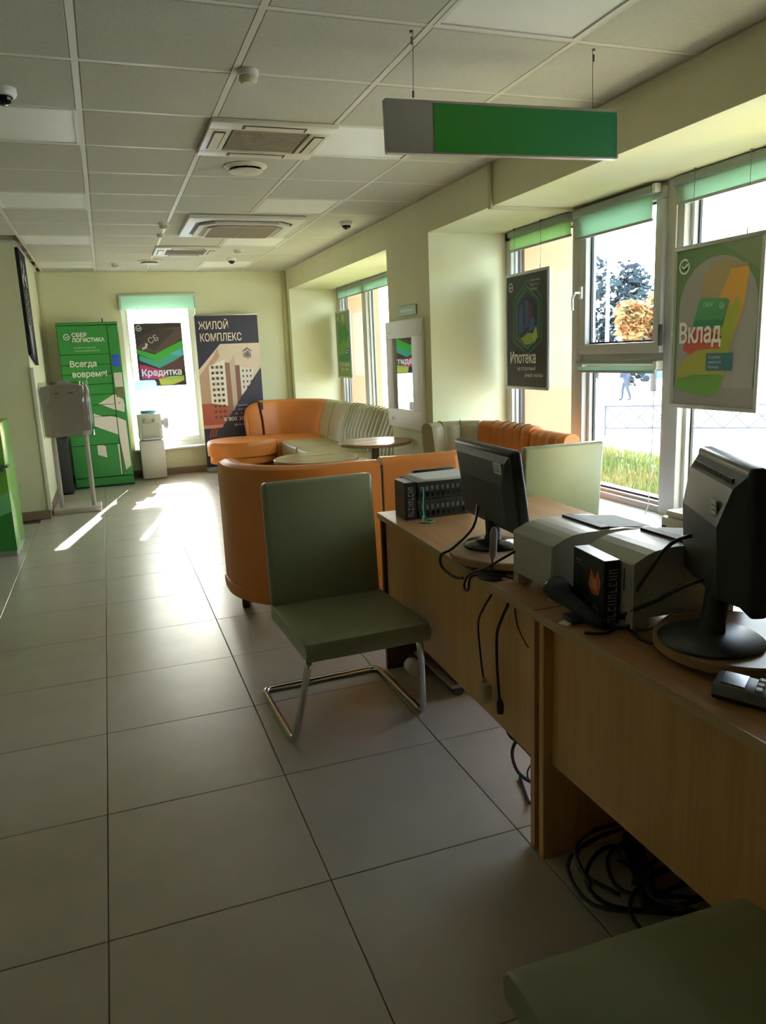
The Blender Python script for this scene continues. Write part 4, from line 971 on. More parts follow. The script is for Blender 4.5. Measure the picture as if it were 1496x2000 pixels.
def art_deposit(P, W, Hh):
    G = (112, 158, 84)
    P.rect(0, 0, W, Hh, (112, 142, 96)); P.shape([(W*.55, Hh), (W, Hh), (W, Hh*.80), (W*.8, Hh*.9)], (132, 146, 110))  # background and arch colours muted to imitate the haze of backlight
    arch = lambda sx, top: [(W*(.5-sx), Hh*.05)] + [(W*(.52+sx*math.cos(a)*1.0), Hh*(.62+top*math.sin(a))) for a in [PI-PI*i/24 for i in range(25)]] + [(W*(.5+sx), Hh*.02)]
    P.shape([(x, max(0, min(Hh, y))) for x, y in arch(.47, .31)], (168, 163, 156))
    P.shape([(0, 0), (W, 0), (W, Hh*.12), (0, Hh*.12)], (158, 152, 147))
    P.shape([(W*.40, Hh*.40), (W*.30, Hh*.60), (W*.34, Hh*.78), (W*.42, Hh*.88), (W*.64, Hh*.90), (W*.86, Hh*.86), (W*.80, Hh*.60), (W*.66, Hh*.40)], (176, 156, 110))
    P.shape([(W*.22, Hh*.36), (W*.30, Hh*.58), (W*.42, Hh*.68), (W*.52, Hh*.40)], (214, 146, 84))
    P.shape([(W*.46, Hh*.40), (W*.56, Hh*.68), (W*.68, Hh*.84), (W*.88, Hh*.84), (W*.84, Hh*.62), (W*.70, Hh*.36)], (224, 166, 72))
    P.shape([(W*.54, Hh*.36), (W*.62, Hh*.56), (W*.78, Hh*.68), (W*.80, Hh*.60), (W*.70, Hh*.34)], (168, 176, 60))
    P.shape([(W*.12, Hh*.36), (W*.16, Hh*.47), (W*.34, Hh*.50), (W*.60, Hh*.44), (W*.58, Hh*.34), (W*.2, Hh*.33)], (206, 84, 58))
    P.shape([(W*.05, Hh*.10), (W*.06, Hh*.22), (W*.14, Hh*.30), (W*.3, Hh*.355), (W*.48, Hh*.365), (W*.68, Hh*.36), (W*.70, Hh*.30), (W*.60, Hh*.10), (W*.45, Hh*.055)], (176, 172, 62))
    P.shape([(W*.05, Hh*.10), (W*.06, Hh*.17), (W*.3, Hh*.2), (W*.64, Hh*.2), (W*.60, Hh*.10), (W*.45, Hh*.055)], (110, 162, 60))
    c = [(W*.24, Hh*.52), (W*.31, Hh*.66), (W*.335, Hh*.685), (W*.65, Hh*.665), (W*.675, Hh*.65), (W*.61, Hh*.505), (W*.58, Hh*.485), (W*.26, Hh*.50)]
    P.shape(c, (84, 156, 102)); P.shape([(W*.25, Hh*.51), (W*.27, Hh*.55), (W*.625, Hh*.54), (W*.60, Hh*.495), (W*.58, Hh*.486), (W*.26, Hh*.50)], (60, 138, 86))
    P.text('СБЕР', W*.36, Hh*.628, .028, (214, 230, 210), rot=-0.03); P.emblem(W*.59, Hh*.625, .014, (206, 226, 204))
    P.emblem(W*.105, Hh*.895, .036, (240, 242, 236))
    P.text('Вклад', W*.06, Hh*.405, .145, (246, 242, 236), width=W*.54, bold=.003)
    P.rect(W*.43, Hh*.225, W*.74, Hh*.335, (62, 112, 116))
    for i, wd in enumerate((.16, .20, .12)):
        P.text(['В рублях', 'накопите', 'больше'][i], W*.46, Hh*(.302-.031*i), .020, (214, 226, 224))
    for i in range(5): P.rect(W*(.10), Hh*(.02+.012*i), W*.93, Hh*(.0225+.012*i), (156, 150, 146))
def art_mortgage(P, W, Hh):
    P.rect(0, 0, W, Hh, (52, 46, 48)); P.rect(0, Hh*.35, W, Hh, (48, 50, 52))
    cx, cy = W*.52, Hh*.62
    def hexa(a, b_): return [(cx-a, cy-b_*.62), (cx-a, cy+b_*.5), (cx, cy+b_), (cx+a, cy+b_*.5), (cx+a, cy-b_*.62), (cx, cy-b_)]
    for a, b_, c, wd in ((.20, .27, (60, 110, 96), .016), (.165, .225, (84, 150, 92), .012), (.145, .20, (70, 126, 150), .008)):
        h = hexa(a, b_); P.shape(h, (44, 56, 60) if wd > .014 else (38, 46, 62)); P.band(h+[h[0]], wd, c)
    P.shape([(cx-.12, cy-.12), (cx-.12, cy+.05), (cx-.07, cy+.12), (cx-.05, cy-.10)], (62, 92, 160))
    P.shape([(cx-.04, cy-.09), (cx-.03, cy+.13), (cx+.02, cy+.12), (cx+.03, cy-.06)], (70, 84, 140))
    P.shape([(cx+.03, cy-.05), (cx+.03, cy+.10), (cx+.08, cy+.08), (cx+.09, cy-.04)], (104, 60, 84))
    P.shape([(cx+.02, cy-.10), (cx+.05, cy-.02), (cx+.11, cy+.0), (cx+.10, cy-.09)], (60, 100, 180))
    P.shape([(cx-.10, cy-.15), (cx+.04, cy-.11), (cx+.14, cy-.13), (cx+.06, cy-.19), (cx-.02, cy-.20)], (150, 176, 62))
    P.shape([(cx+.07, cy-.13), (cx+.13, cy-.06), (cx+.15, cy-.14), (cx+.10, cy-.19)], (168, 190, 90))
    P.shape([(cx-.06, cy-.14), (cx+.02, cy-.10), (cx+.0, cy-.13)], (150, 150, 130))
    P.emblem(W*.11, Hh*.905, .030, (236, 236, 232))
    for i, s in enumerate(('Вторичное', 'жильё со', 'скидкой')): P.text(s, W*.60, Hh*(.93-.038*i), .026, (190, 190, 186))
    P.text('Ипотека', W*.08, Hh*.215, .115, (244, 240, 234), width=W*.66, bold=.0025)
    P.text('на вторичный', W*.28, Hh*.148, .045, (232, 228, 222), width=W*.45); P.text('рынок жилья', W*.46, Hh*.088, .045, (232, 228, 222), width=W*.45)
def art_green(P, W, Hh):
    P.rect(0, 0, W, Hh, (132, 160, 108)); P.rect(0, 0, W, Hh*.12, (132, 160, 84))
    P.shape([(W*.1, Hh*.55), (W*.2, Hh*.86), (W*.45, Hh*.78), (W*.7, Hh*.84), (W*.92, Hh*.66), (W*.7, Hh*.52), (W*.5, Hh*.60), (W*.3, Hh*.44)], (66, 150, 70))
    P.shape([(W*.15, Hh*.28), (W*.18, Hh*.50), (W*.42, Hh*.56), (W*.62, Hh*.46), (W*.9, Hh*.52), (W*.85, Hh*.26)], (110, 176, 62))
    P.shape([(W*.05, Hh*.24), (W*.1, Hh*.34), (W*.9, Hh*.36), (W*.95, Hh*.24)], (60, 146, 80))
    P.shape([(W*.42, Hh*.98), (W*.5, Hh*.82), (W*.62, Hh*.96)], (196, 206, 150))
    P.rect(W*.60, Hh*.34, W*.92, Hh*.44, (66, 120, 150)); P.rect(W*.64, Hh*.40, W*.86, Hh*.415, (220, 230, 226)); P.rect(W*.64, Hh*.365, W*.80, Hh*.38, (220, 230, 226))
    P.text('Страхование', W*.12, Hh*.165, .07, (236, 244, 222), width=W*.76); P.text('дома и семьи', W*.2, Hh*.095, .05, (236, 244, 222), width=W*.6)
    P.emblem(W*.12, Hh*.92, .028, (240, 244, 236))
poster('deposit_poster', 'framed yellow-green poster reading Вклад, nearest of those hung at the windows', 3.225, 1.097, art_deposit)
poster('mortgage_poster', 'framed black poster reading Ипотека hung beside the pier', 5.115, 1.150, art_mortgage)
poster('green_poster', 'framed leafy green poster hung in the far window', 9.80, 1.165, art_green)
# edge-on poster by the pier in the far window
poster('edge_poster', 'framed poster seen edge-on beside the mirror in the far window', 7.62, 1.16, art_green)

# ================================================================== BLINDS
def blind(name, label, y0, y1, z0, z1, cloth, x=GX-0.058, roll=0.022, chh=0.045):
    t = thing('roller_blind', label, 'blind', (x, y0, z0)); L = y1-y0
    b = MB(); b.bb(-roll, roll, 0, L, z1-z0-chh, z1-z0, bev=0.006); b.build('cassette', mat('cassette_grey', (150, 160, 150), 0.5), t)
    b = MB(); b.bb(-0.0006, 0.0006, 0.012, L-0.012, 0.004, z1-z0-0.04); b.build('cloth', cloth, t)
    b = MB(); b.bb(-0.006, 0.006, 0.008, L-0.008, -0.004, 0.012, bev=0.002, seg=1); b.build('bottom_bar', mat('bar_grey', (170, 172, 166), 0.5), t)
    return t
blind('b', 'rolled-up lime green blind at the top of the narrow bay by the pier', 4.60, 5.45, 2.185, 2.335, BLINDG)
tm = blind('b', 'pale mint blind over the top of the opening sash', 3.72, 4.50, 2.135, 2.32, BLIND, GX-0.105)
b = MB(); b.bb(-0.02, 0.02, -0.03, 0.0, 0.145, 0.19, bev=0.004); b.build('end_bracket', WHITEP, tm)
tl_ = blind('b', 'mint roller blind rolled up just below the opening sash', 3.70, 4.50, 1.285, 1.36, BLINDM, GX-0.075, 0.014, 0.022)
b = MB(); b.bb(-0.025, 0.025, -0.035, 0.0, 0.02, 0.07, bev=0.004); b.build('end_bracket', WHITEP, tl_)
b = MB(); b.tube([(-0.02, -0.02, 0.03), (-0.025, -0.02, -0.40), (-0.03, -0.01, -0.78), (-0.05, -0.01, -0.83)], 0.003, 6); b.tube([(-0.05, -0.01, -0.83), (-0.055, -0.005, -0.855)], 0.006, 6); b.build('pull_chain', WHITEP, tl_)
t_ = blind('b', 'green roller blind above the Вклад poster', 2.66, 3.60, 2.19, 2.335, BLIND)
b = MB(); b.tube([(-0.01, 0.915, 0.0), (-0.012, 0.915, -0.5), (-0.012, 0.915, -0.75)], 0.004, 6); b.build('pull_chain', WHITEP, t_)
blind('b', 'pale green blind at the top of the far window next to the corner', 9.06, 10.12, 2.195, 2.335, BLINDM)
blind('b', 'pale green blind at the top of the far window, middle bay', 7.84, 9.05, 2.195, 2.335, BLINDM)
blind('b', 'pale green blind at the top of the far window, bay next to the mirror pier', 6.52, 7.82, 2.195, 2.335, BLINDM)
bt = thing('roller_blind', 'white-green blind cassette on top of the back wall window', 'blind', (0.725, YB-0.03, 2.13))
b = MB(); b.bb(-0.475, 0.475, -0.03, 0.03, 0.165, 0.19, bev=0.004); b.bb(-0.475, -0.445, -0.03, 0.03, 0, 0.165, bev=0.003); b.bb(0.45, 0.475, -0.02, 0.03, 0, 0.165, bev=0.003); b.build('cassette', mat('cassette_mint', (190, 214, 196), 0.5), bt)
b = MB(); b.bb(-0.445, 0.45, -0.004, -0.002, 0.0, 0.165); b.build('cloth', BLINDM, bt)

# ================================================================== PIER: MIRROR AND SIGN
mr = thing('wall_mirror', 'mirror in a wide white frame on the pier between the windows', 'mirror', (XW, 6.055, 0.83))
b = MB(); y0, y1, zt = -0.385, 0.385, 0.895
b.bb(-0.045, 0, y0, y1, 0, 0.155, bev=0.004); b.bb(-0.045, 0, y0, y1, 0.752, zt, bev=0.004); b.bb(-0.045, 0, y0, -0.215, 0.15, 0.757, bev=0.004); b.bb(-0.045, 0, 0.225, y1, 0.15, 0.757, bev=0.004)
b.build('frame', mat('mirror_frame_white', (250, 249, 246), 0.5), mr)
b = MB(); b.bb(-0.025, -0.02, -0.22, 0.23, 0.15, 0.757); b.build('mirror_glass', mat('mirror_silver', (225, 230, 228), 0.015, metal=1.0), mr)
P = Print(); P.rect(0.10, 0.05, 0.115, 0.085, (150, 120, 110)); P.rect(0.135, 0.06, 0.17, 0.08, (190, 180, 172)); P.rect(0.05, 0.80, 0.14, 0.805, (196, 180, 176)); P.build('frame_print', mr, frame((-0.0455, 0.385, 0), (0, -1, 0), (0, 0, 1)))
pq = thing('door_plaque', 'small mint plaque on the pier above the mirror', 'plaque', (XW, 6.0, 1.80))
b = MB(); b.bb(-0.012, 0, -0.20, 0.20, -0.04, 0.04, bev=0.002, seg=1); b.build('plate', mat('plaque_mint', (150, 186, 160), 0.5), pq)
P = Print(); P.rect(0.06, 0.03, 0.34, 0.05, (206, 224, 208)); P.build('plate_print', pq, frame((-0.0125, 0.2, -0.04), (0, -1, 0), (0, 0, 1)))

# ================================================================== BACK WALL
cp = thing('credit_poster', 'black poster reading Кредитка hung in the back window', 'poster', (0.40, YB-0.075, 1.17))
W_, H_ = 0.585, 0.79
b = MB(); b.bb(0, W_, -0.006, 0.006, 0, H_, bev=0.002, seg=1); b.build('board', mat('poster_board', (60, 58, 58), 0.4), cp)
P = Print()
P.rect(0.004, 0.004, W_-0.004, H_-0.004, (66, 58, 58))
P.shape([(0.02, .50), (.33, .72), (.56, .74), (.58, .60), (.28, .40), (.02, .47)], (104, 84, 76))
P.shape([(0.02, .60), (.30, .73), (.50, .70), (.22, .44)], (82, 68, 66))
P.shape([(0.01, .47), (.22, .40), (.58, .57), (.58, .48), (.25, .31), (.01, .42)], (76, 186, 70))
P.shape([(0.03, .40), (.25, .31), (.58, .49), (.58, .38), (.28, .22), (.03, .33)], (84, 178, 150))
P.shape([(.40, .40), (.56, .46), (.56, .37)], (110, 190, 210))
P.shape([(0.02, .28), (.12, .26), (.28, .20), (.36, .12), (.24, .09), (.04, .10)], (214, 66, 104))
P.shape([(.25, .22), (.58, .37), (.58, .22), (.40, .12), (.30, .14)], (106, 70, 70))
P.shape([(.24, .09), (.40, .12), (.56, .12), (.56, .06), (.42, .012), (.26, .012)], (204, 204, 84))
P.shape([(.24, .09), (.42, .11), (.56, .09), (.40, .075)], (150, 206, 120))
P.shape([(.07, .46), (.13, .48), (.15, .53), (.12, .55), (.11, .50), (.08, .49)], (214, 200, 180))
P.text('СБ', .17, .53, .10, (222, 216, 208), rot=0.42)
P.text('Кредитка', .035, .135, .115, (250, 248, 248), width=.50, bold=.003)
P.emblem(.055, H_-.06, .032, (240, 240, 240))
P.build('print', cp, frame((0, -0.0065, 0), (1, 0, 0), (0, 0, 1)))
for x in (0.06, W_-0.06):
    b = MB(); b.tube([(x, 0, H_), (x, 0, 2.13-1.17+0.03)], 0.0012, 5); b.build('wire', STEEL, cp)
# roll-up banner
rb = thing('roll_up_banner', 'dark roll-up banner reading Жилой комплекс with an apartment block picture', 'banner', (1.145, 10.23, 0))
W_, Z0_, H_ = 0.81, 0.07, 1.965
b = MB(); b.bb(0, W_, -0.05, 0.09, 0.012, 0.075, bev=0.015); b.build('base', ALU, rb)
for x in (0.08, W_-0.08):
    b = MB(); b.bb(x-0.03, x+0.03, -0.07, 0.13, 0.0, 0.014, bev=0.003, seg=1); b.build('foot', ALU, rb)
b = MB(); b.bb(0, W_, -0.001, 0.001, Z0_, Z0_+H_); b.build('sheet', mat('banner_sheet', (62, 58, 74), 0.45), rb)
b = MB(); b.bb(-0.004, W_+0.004, -0.010, 0.012, Z0_+H_-0.006, Z0_+H_+0.016, bev=0.003); b.build('top_rail', ALU, rb)
b = MB(); b.tube([(W_/2, 0.03, 0.07), (W_/2, 0.03, Z0_+H_)], 0.008, 8); b.build('pole', ALU, rb)
P = Print(); N = (58, 54, 72)
P.rect(0, 0, W_, H_, N)
P.shape([(0.0, .80), (0, 1.28), (.30, 1.60), (W_, 1.60), (W_, 1.28), (.26, .55), (.0, .55)], (226, 202, 178))
P.shape([(0, .60), (0, 1.20), (.20, 1.44), (.26, 1.55), (.28, 1.44), (.16, 1.30), (.14, .60)], (196, 158, 128))
P.shape([(.13, .62), (.13, 1.32), (.34, 1.40), (.34, .62)], (244, 232, 214)); P.shape([(.34, .66), (.34, 1.36), (.41, 1.36), (.43, .72)], (158, 112, 92))
P.shape([(.41, .74), (.40, 1.36), (.47, 1.46), (.50, .86)], (206, 182, 152)); P.shape([(.47, .80), (.47, 1.32), (.53, 1.32), (.55, .92)], (140, 92, 84))
P.shape([(.53, .92), (.53, 1.30), (.72, 1.26), (.66, 1.05)], (232, 222, 206))
P.shape([(0, .56), (0, .84), (.14, .84), (.34, .80), (.34, .58), (.24, .55)], (182, 92, 66))
for r_ in range(10):
    for c_ in range(3): P.rect(.16+.058*c_, .64+.072*r_, .19+.058*c_, .675+.072*r_, (104, 74, 56))
    if r_ < 4:
        for c_ in range(3): P.rect(.56+.05*c_, 1.02+.07*r_, .58+.05*c_, 1.05+.07*r_, (110, 84, 72))
P.shape([(0, .50), (0, .56), (.26, .56), (.24, .50)], (216, 148, 118))
P.shape([(.24, .52), (W_, 1.27), (W_, .40), (0, .40), (0, .515)], N); P.shape([(0, 1.29), (.28, 1.60), (0, 1.60)], N)
P.text('ЖИЛОЙ', .04, 1.79, .135, (240, 222, 196), width=.38, bold=.002); P.text('КОМПЛЕКС', .045, 1.64, .135, (240, 222, 196), width=.54, bold=.002)
P.shape([(.585, 1.50), (.645, 1.545), (.705, 1.50), (.70, 1.49), (.645, 1.528), (.59, 1.49)], (92, 92, 112))
for x, z1 in ((.605, 1.475), (.63, 1.50), (.65, 1.50), (.675, 1.475)): P.rect(x, 1.42, x+.012, z1, (92, 92, 112))
P.rect(.625, 1.40, .67, 1.408, (120, 116, 130))
P.text('г. Краснодар', .44, .79, .032, (210, 196, 190), width=.16); P.text('ул. Западный', .38, .735, .034, (210, 196, 190), width=.30); P.text('д. 2 кв. 7', .42, .685, .034, (210, 196, 190), width=.26)
P.text('8 800 300 00 00', .27, .60, .075, (246, 244, 240), width=.50); P.text('дом-жк.рф', .40, .535, .04, (230, 222, 216), width=.24)
for i in range(3): P.band([(.07+.035*i, .40), (.085+.035*i, .47), (.12+.035*i, .52)], .010, (206, 96, 62))
P.text('УЮТНЫЙ', .06, .30, .09, (240, 232, 226), width=.36, bold=.002); P.text('ГОРОД', .06, .20, .09, (240, 232, 226), width=.30, bold=.002)
P.build('print', rb, frame((0, -0.0013, Z0_), (1, 0, 0), (0, 0, 1)))
# parcel locker
lk = thing('parcel_locker', 'tall green parcel locker with white bird pattern and Сбер Логистика lettering', 'locker', (-0.485, 9.80, 0))
LW, LH = 0.685, 1.965
b = MB(); b.bb(0, LW, 0.02, 0.45, 0.0, LH, bev=0.006); b.build('body', LOCKGD, lk)
zs = [0.125, 0.52, 0.73, 0.865, 1.0, 1.125, 1.245, 1.365, 1.475, 1.595, 1.93]
def dr(x0, x1, z0, z1, name='door', m=LOCKG):
    b = MB(); b.bb(x0+0.003, x1-0.003, 0.0, 0.022, z0+0.003, z1-0.003, 0, None, 0.003, 1); return b.build(name, m, lk)
XS = 0.56
for a, c in zip(zs[:-1], zs[1:]): dr(0.004, XS, a, c)
for a, c in ((0.125, 0.73), (0.73, 1.0), (1.0, 1.29), (1.29, 1.93)): dr(XS, LW-0.004, a, c)
dr(0.004, LW-0.004, 0.02, 0.12, 'plinth_panel'); dr(0.004, LW-0.004, 1.932, 1.962, 'top_panel')
b = MB(); b.bb(XS+0.025, LW-0.025, -0.004, 0.0, 1.44, 1.58, bev=0.002, seg=1); b.build('touch_screen', mat('screen_blue', (66, 96, 214), 0.2), lk)
b = MB(); b.bb(XS+0.02, LW-0.012, -0.003, 0.0, 1.20, 1.37); b.build('notice_plate', mat('notice_grey', (214, 206, 196), 0.5), lk)
b = MB(); b.bb(XS+0.025, LW-0.015, -0.003, 0.0, 1.08, 1.19); b.build('notice_plate', mat('notice_brown', (130, 120, 84), 0.5), lk)
P = Print(); WH = (228, 218, 206)
for pts in ([(.36, 1.005), (.555, 1.115), (.555, 1.002)], [(.565, 1.115), (.655, 1.05), (.665, .98), (.655, .895), (.565, .93)], [(.41, .997), (.555, .997), (.555, .925)],
            [(.30, .86), (.40, .86), (.30, .90)], [(.30, .855), (.50, .855), (.555, .84), (.555, .63), (.30, .745)], [(.565, .84), (.66, .79), (.665, .24), (.60, .19), (.565, .60)],
            [(.535, .515), (.555, .515), (.555, .14), (.54, .14)], [(.30, .515), (.36, .515), (.395, .50), (.40, .36), (.30, .40)]):
    P.shape(pts, WH)
P.ellipse(.61, 1.01, .008, .008, (60, 90, 70), 10)
P.rect(.555, .12, .565, 1.93, (26, 76, 36))
P.emblem(.105, 1.80, .032, (236, 240, 230)); P.text('СБЕР', .16, 1.80, .062, (240, 244, 236), width=.17, bold=.002); P.text('ЛОГИСТИКА', .16, 1.74, .062, (240, 244, 236), width=.36, bold=.002)
P.text('Оставьте и получите', .17, 1.665, .026, (206, 226, 200), width=.24); P.text('посылки удобно быстро', .17, 1.63, .026, (206, 226, 200), width=.28)
P.text('Всегда', .10, 1.455, .095, (236, 240, 220), width=.30, bold=.002); P.text('вовремя!', .115, 1.335, .095, (236, 240, 220), width=.39, bold=.002)
P.build('front_print', lk, frame((0, -0.0006, 0), (1, 0, 0), (0, 0, 1)))
b = MB(); b.tube([(0.52, 0.2, LH), (0.52, 0.2, LH+0.05)], 0.008, 8); b.build('antenna', BLACK, lk)
# water cooler
wc = thing('water_cooler', 'white water cooler with a blue bottle before the back window', 'water cooler', (0.465, 10.08, 0))
b = MB(); b.bb(-0.15, 0.15, 0.0, 0.28, 0.01, 0.50, bev=0.015); b.build('lower_cabinet', mat('cooler_white', (214, 210, 198), 0.4), wc)
b = MB(); b.bb(-0.145, 0.145, 0.0, 0.28, 0.505, 0.84, bev=0.02); b.build('head', mat('cooler_head', (206, 204, 186), 0.4), wc)
b = MB(); b.bb(-0.11, 0.11, -0.004, 0.004, 0.52, 0.72, bev=0.003, seg=1); b.build('recess', mat('cooler_recess', (186, 186, 166), 0.5), wc)
for x in (-0.05, 0.05):
    b = MB(); b.bb(x-0.018, x+0.018, -0.05, 0.0, 0.735, 0.775, bev=0.006); b.build('tap', mat('tap_grey', (176, 176, 158), 0.4), wc)
b = MB(); b.bb(-0.10, 0.10, -0.06, 0.0, 0.515, 0.535, bev=0.006); b.build('drip_tray', MATS['cooler_white'], wc)
b = MB(); b.tube([(0, 0.14, 0.84), (0, 0.14, 0.875)], 0.10, 24); b.build('collar', mat('collar_teal', (96, 150, 150), 0.4), wc)
b = MB(); b.lathe([(0.03, 0.86), (0.05, 0.89), (0.12, 0.94), (0.136, 0.97), (0.136, 1.03), (0.131, 1.04), (0.136, 1.05), (0.136, 1.12), (0.131, 1.13), (0.136, 1.14), (0.136, 1.22), (0.12, 1.25), (0, 1.255)], 32, (0, 0.14, 0)); b.build('bottle', translucent('bottle_blue', (196, 222, 244), 0.6), wc)
ch = thing('cup_holder', 'small cup dispenser on the right side of the water cooler', 'cup holder', (0.665, 10.2, 0.66))
b = MB(); b.tube([(0, 0, 0), (0, 0, 0.11)], 0.036, 18); b.bb(-0.052, -0.03, -0.02, 0.02, 0.02, 0.09); b.build('tube', mat('cup_tube', (196, 190, 190), 0.3), ch)
b = MB(); b.tube([(0, 0, -0.03), (0, 0, 0.0)], [0.028, 0.032], 16); b.build('cup', WHITEP, ch)
# wrapped stand by the left wall
st = thing('wrapped_stand', 'grey plastic-wrapped box on a two-legged stand by the left wall', 'stand', (-0.405, 8.26, 0))
SG = mat('stand_grey', (168, 158, 150), 0.45)
b = MB(); b.bb(-0.235, 0.225, -0.09, 0.20, 0.0, 0.055, bev=0.008); b.build('base', mat('stand_base', (186, 174, 158), 0.5), st)
for x in (-0.15, 0.155):
    b = MB(); b.tube([(x, 0.0, 0.05), (x, 0, 0.83)], 0.022, 14); b.build('leg', SG, st)
b = MB(); b.prism([(-0.215, .80), (-.20, .785), (0.20, .785), (0.215, .80), (0.225, 1.23), (0.21, 1.275), (.10, 1.292), (-.10, 1.292), (-.21, 1.275), (-.225, 1.23)], -0.09, 0.07, lambda a, c, h: (a, h, c)); b.build('box', SG, st)
b = MB(); b.prism([(-0.09, 1.285), (-0.05, 1.325), (0.03, 1.33), (0.10, 1.285)], -0.05, 0.05, lambda a, c, h: (a, h, c)); b.build('handle_bump', mat('stand_grey_light', (186, 178, 174), 0.35), st)
for x in (-0.09, 0.04):
    b = MB(); b.bb(x, x+0.045, -0.093, -0.09, 1.205, 1.213); b.build('slot', BLACK, st)
b = MB(); b.bb(0.135, 0.20, -0.10, -0.088, 0.785, 0.83, bev=0.004); b.build('latch', MATS['stand_grey_light'], st)
FILM = glassy('wrap_film', (232, 232, 228), 0.16, 0.12)
b = MB(); n_ = 40; vs = []; fs = []
for k in range(9):
    z = 0.775+0.545*k/8
    for j in range(n_):
        a = 2*PI*j/n_; ca, sa_ = math.cos(a), math.sin(a); e = 0.35
        x = math.copysign(abs(ca)**e, ca)*(0.236+random.uniform(-.006, .006)); y = math.copysign(abs(sa_)**e, sa_)*(0.092+random.uniform(-.004, .004))-0.01
        vs.append((x*(0.94 if k == 8 else 1), y, z))
for k in range(8):
    for j in range(n_): fs.append((k*n_+j, k*n_+(j+1) % n_, (k+1)*n_+(j+1) % n_, (k+1)*n_+j))
b.add(vs, fs, 0, False); b.build('film', FILM, st)
# dark patterned box behind the stand
db = thing('dark_heater', 'dark speckled box standing on the floor between the stand and the green locker', 'box', (-0.65, 9.45, 0))
b = MB(); b.bb(0, 0.15, 0, 0.35, 0.02, 0.65, bev=0.006); b.build('case', mat('heater_speckle', (44, 48, 44), 0.5, var=0.9, vscale=60), db)
b = MB(); b.bb(0, 0.15, 0.01, 0.34, 0, 0.02); b.build('foot', BLACK, db)
tag(MB().bb(0, 0.055, 0, 0.012, 0, 0.08, bev=0.003).build('wall_switch', mat('switch_cream', (222, 214, 176), 0.4), loc=(-0.64, YB-0.013, 1.69)), 'small cream switch box on the back wall left of the locker', 'switch')
# black picture on the left wall
lp_ = thing('wall_banner', 'tall black and white picture on the left wall, seen nearly edge-on', 'picture', (-0.664, 8.035, 1.49))
b = MB(); b.prism([(0, 0.10), (0.66, 0), (0.66, 1.07), (0, 1.07)], 0.0, 0.03, lambda a, c, h: (h, a, c)); b.build('panel', mat('picture_black', (20, 21, 21), 0.85), lp_)
P = Print(); CW = (214, 206, 190)
for x0, z0, s in ((.06, .78, 1.0), (.20, .84, .9), (.36, .80, 1.1), (.30, .92, .8), (.10, .93, .7)):
    P.shape([(x0, z0), (x0+.05*s, z0+.07*s), (x0+.12*s, z0+.05*s), (x0+.08*s, z0+.0), (x0+.14*s, z0-.05*s), (x0+.05*s, z0-.04*s)], CW)
for i in range(16): P.ellipse(.28+.10*math.sin(i*1.9), .70-.022*i, .018, .010, CW, 8, rot=i)
P.shape([(.06, .40), (.16, .36), (.20, .12), (.14, .04), (.09, .20)], (170, 172, 168)); P.shape([(.22, .38), (.28, .30), (.26, .10), (.22, .14)], (150, 150, 146))
P.build('print', lp_, frame((0.0305, 0, 0), (0, 1, 0), (0, 0, 1)))
# green counter at the left edge
gc = thing('green_counter', 'green striped counter end at the left edge of the frame', 'counter', (-0.81, 6.53, 0))
b = MB(); b.bb(-0.55, 0, 0, 0.6, 0.045, 1.06, bev=0.006); b.build('body', mat('counter_green', (112, 170, 60), 0.3), gc)
b = MB(); b.bb(-0.545, -0.005, 0.005, 0.6, 0, 0.045); b.build('plinth', mat('counter_plinth', (150, 158, 140), 0.4), gc)
P = Print(); P.shape([(0.0, .045), (0.55, .045), (.55, .36), (0, .18)], (52, 140, 60)); P.shape([(0.0, .18), (.55, .36), (.55, .52), (.0, .30)], (120, 206, 130)); P.build('front_print', gc, frame((-0.55, -0.0005, 0), (1, 0, 0), (0, 0, 1)))
b = MB(); b.bb(-0.40, 0.03, -0.10, 0.0, 0.72, 0.74, bev=0.004); b.bb(-0.40, -0.01, -0.07, 0.0, 0.69, 0.72); b.build('shelf', mat('shelf_glass', (84, 104, 80), 0.15), gc)

# ================================================================== CEILING FITTINGS
def ceiling_light(i, k, label):
    x, y = GX0+0.6*i+0.3, GY0+0.6*k+0.3
    t = thing('ceiling_light', label, 'ceiling light', (x, y, H-0.004), 0, 'square ceiling light panels')
    b = MB(); f = 0.018; s = 0.292
    for a in ((-s, s, -s, -s+f), (-s, s, s-f, s), (-s, -s+f, -s+f, s-f), (s-f, s, -s+f, s-f)): b.bb(a[0], a[1], a[2], a[3], -0.004, 0.05)
    b.build('frame', WHITEP, t)
    b = MB(); b.bb(-s+f, s-f, -s+f, s-f, 0.002, 0.006); b.build('diffuser', LIGHTD, t)
    b = MB(); b.bb(-s, s, -s, s, 0.05, 0.06); b.build('tray', WHITEP, t)
LN = {(2, -2): 'ribbed light panel above the hanging sign wires, cut by the top of the frame', (-1, 1): 'light panel at the left frame edge, nearest of the left row', (2, 1): 'cream light panel beside the first square air conditioner',
      (-1, 4): 'light panel of the left row, second from the camera', (2, 4): 'white light panel just before the large air conditioner', (-1, 7): 'light panel of the left row, third from the camera',
      (2, 7): 'white light panel just behind the large air conditioner', (-1, 10): 'light panel of the left row, next to the back wall', (2, 10): 'light panel in the corner over the corner sofa'}
for (i, k), s in LN.items(): ceiling_light(i, k, s)
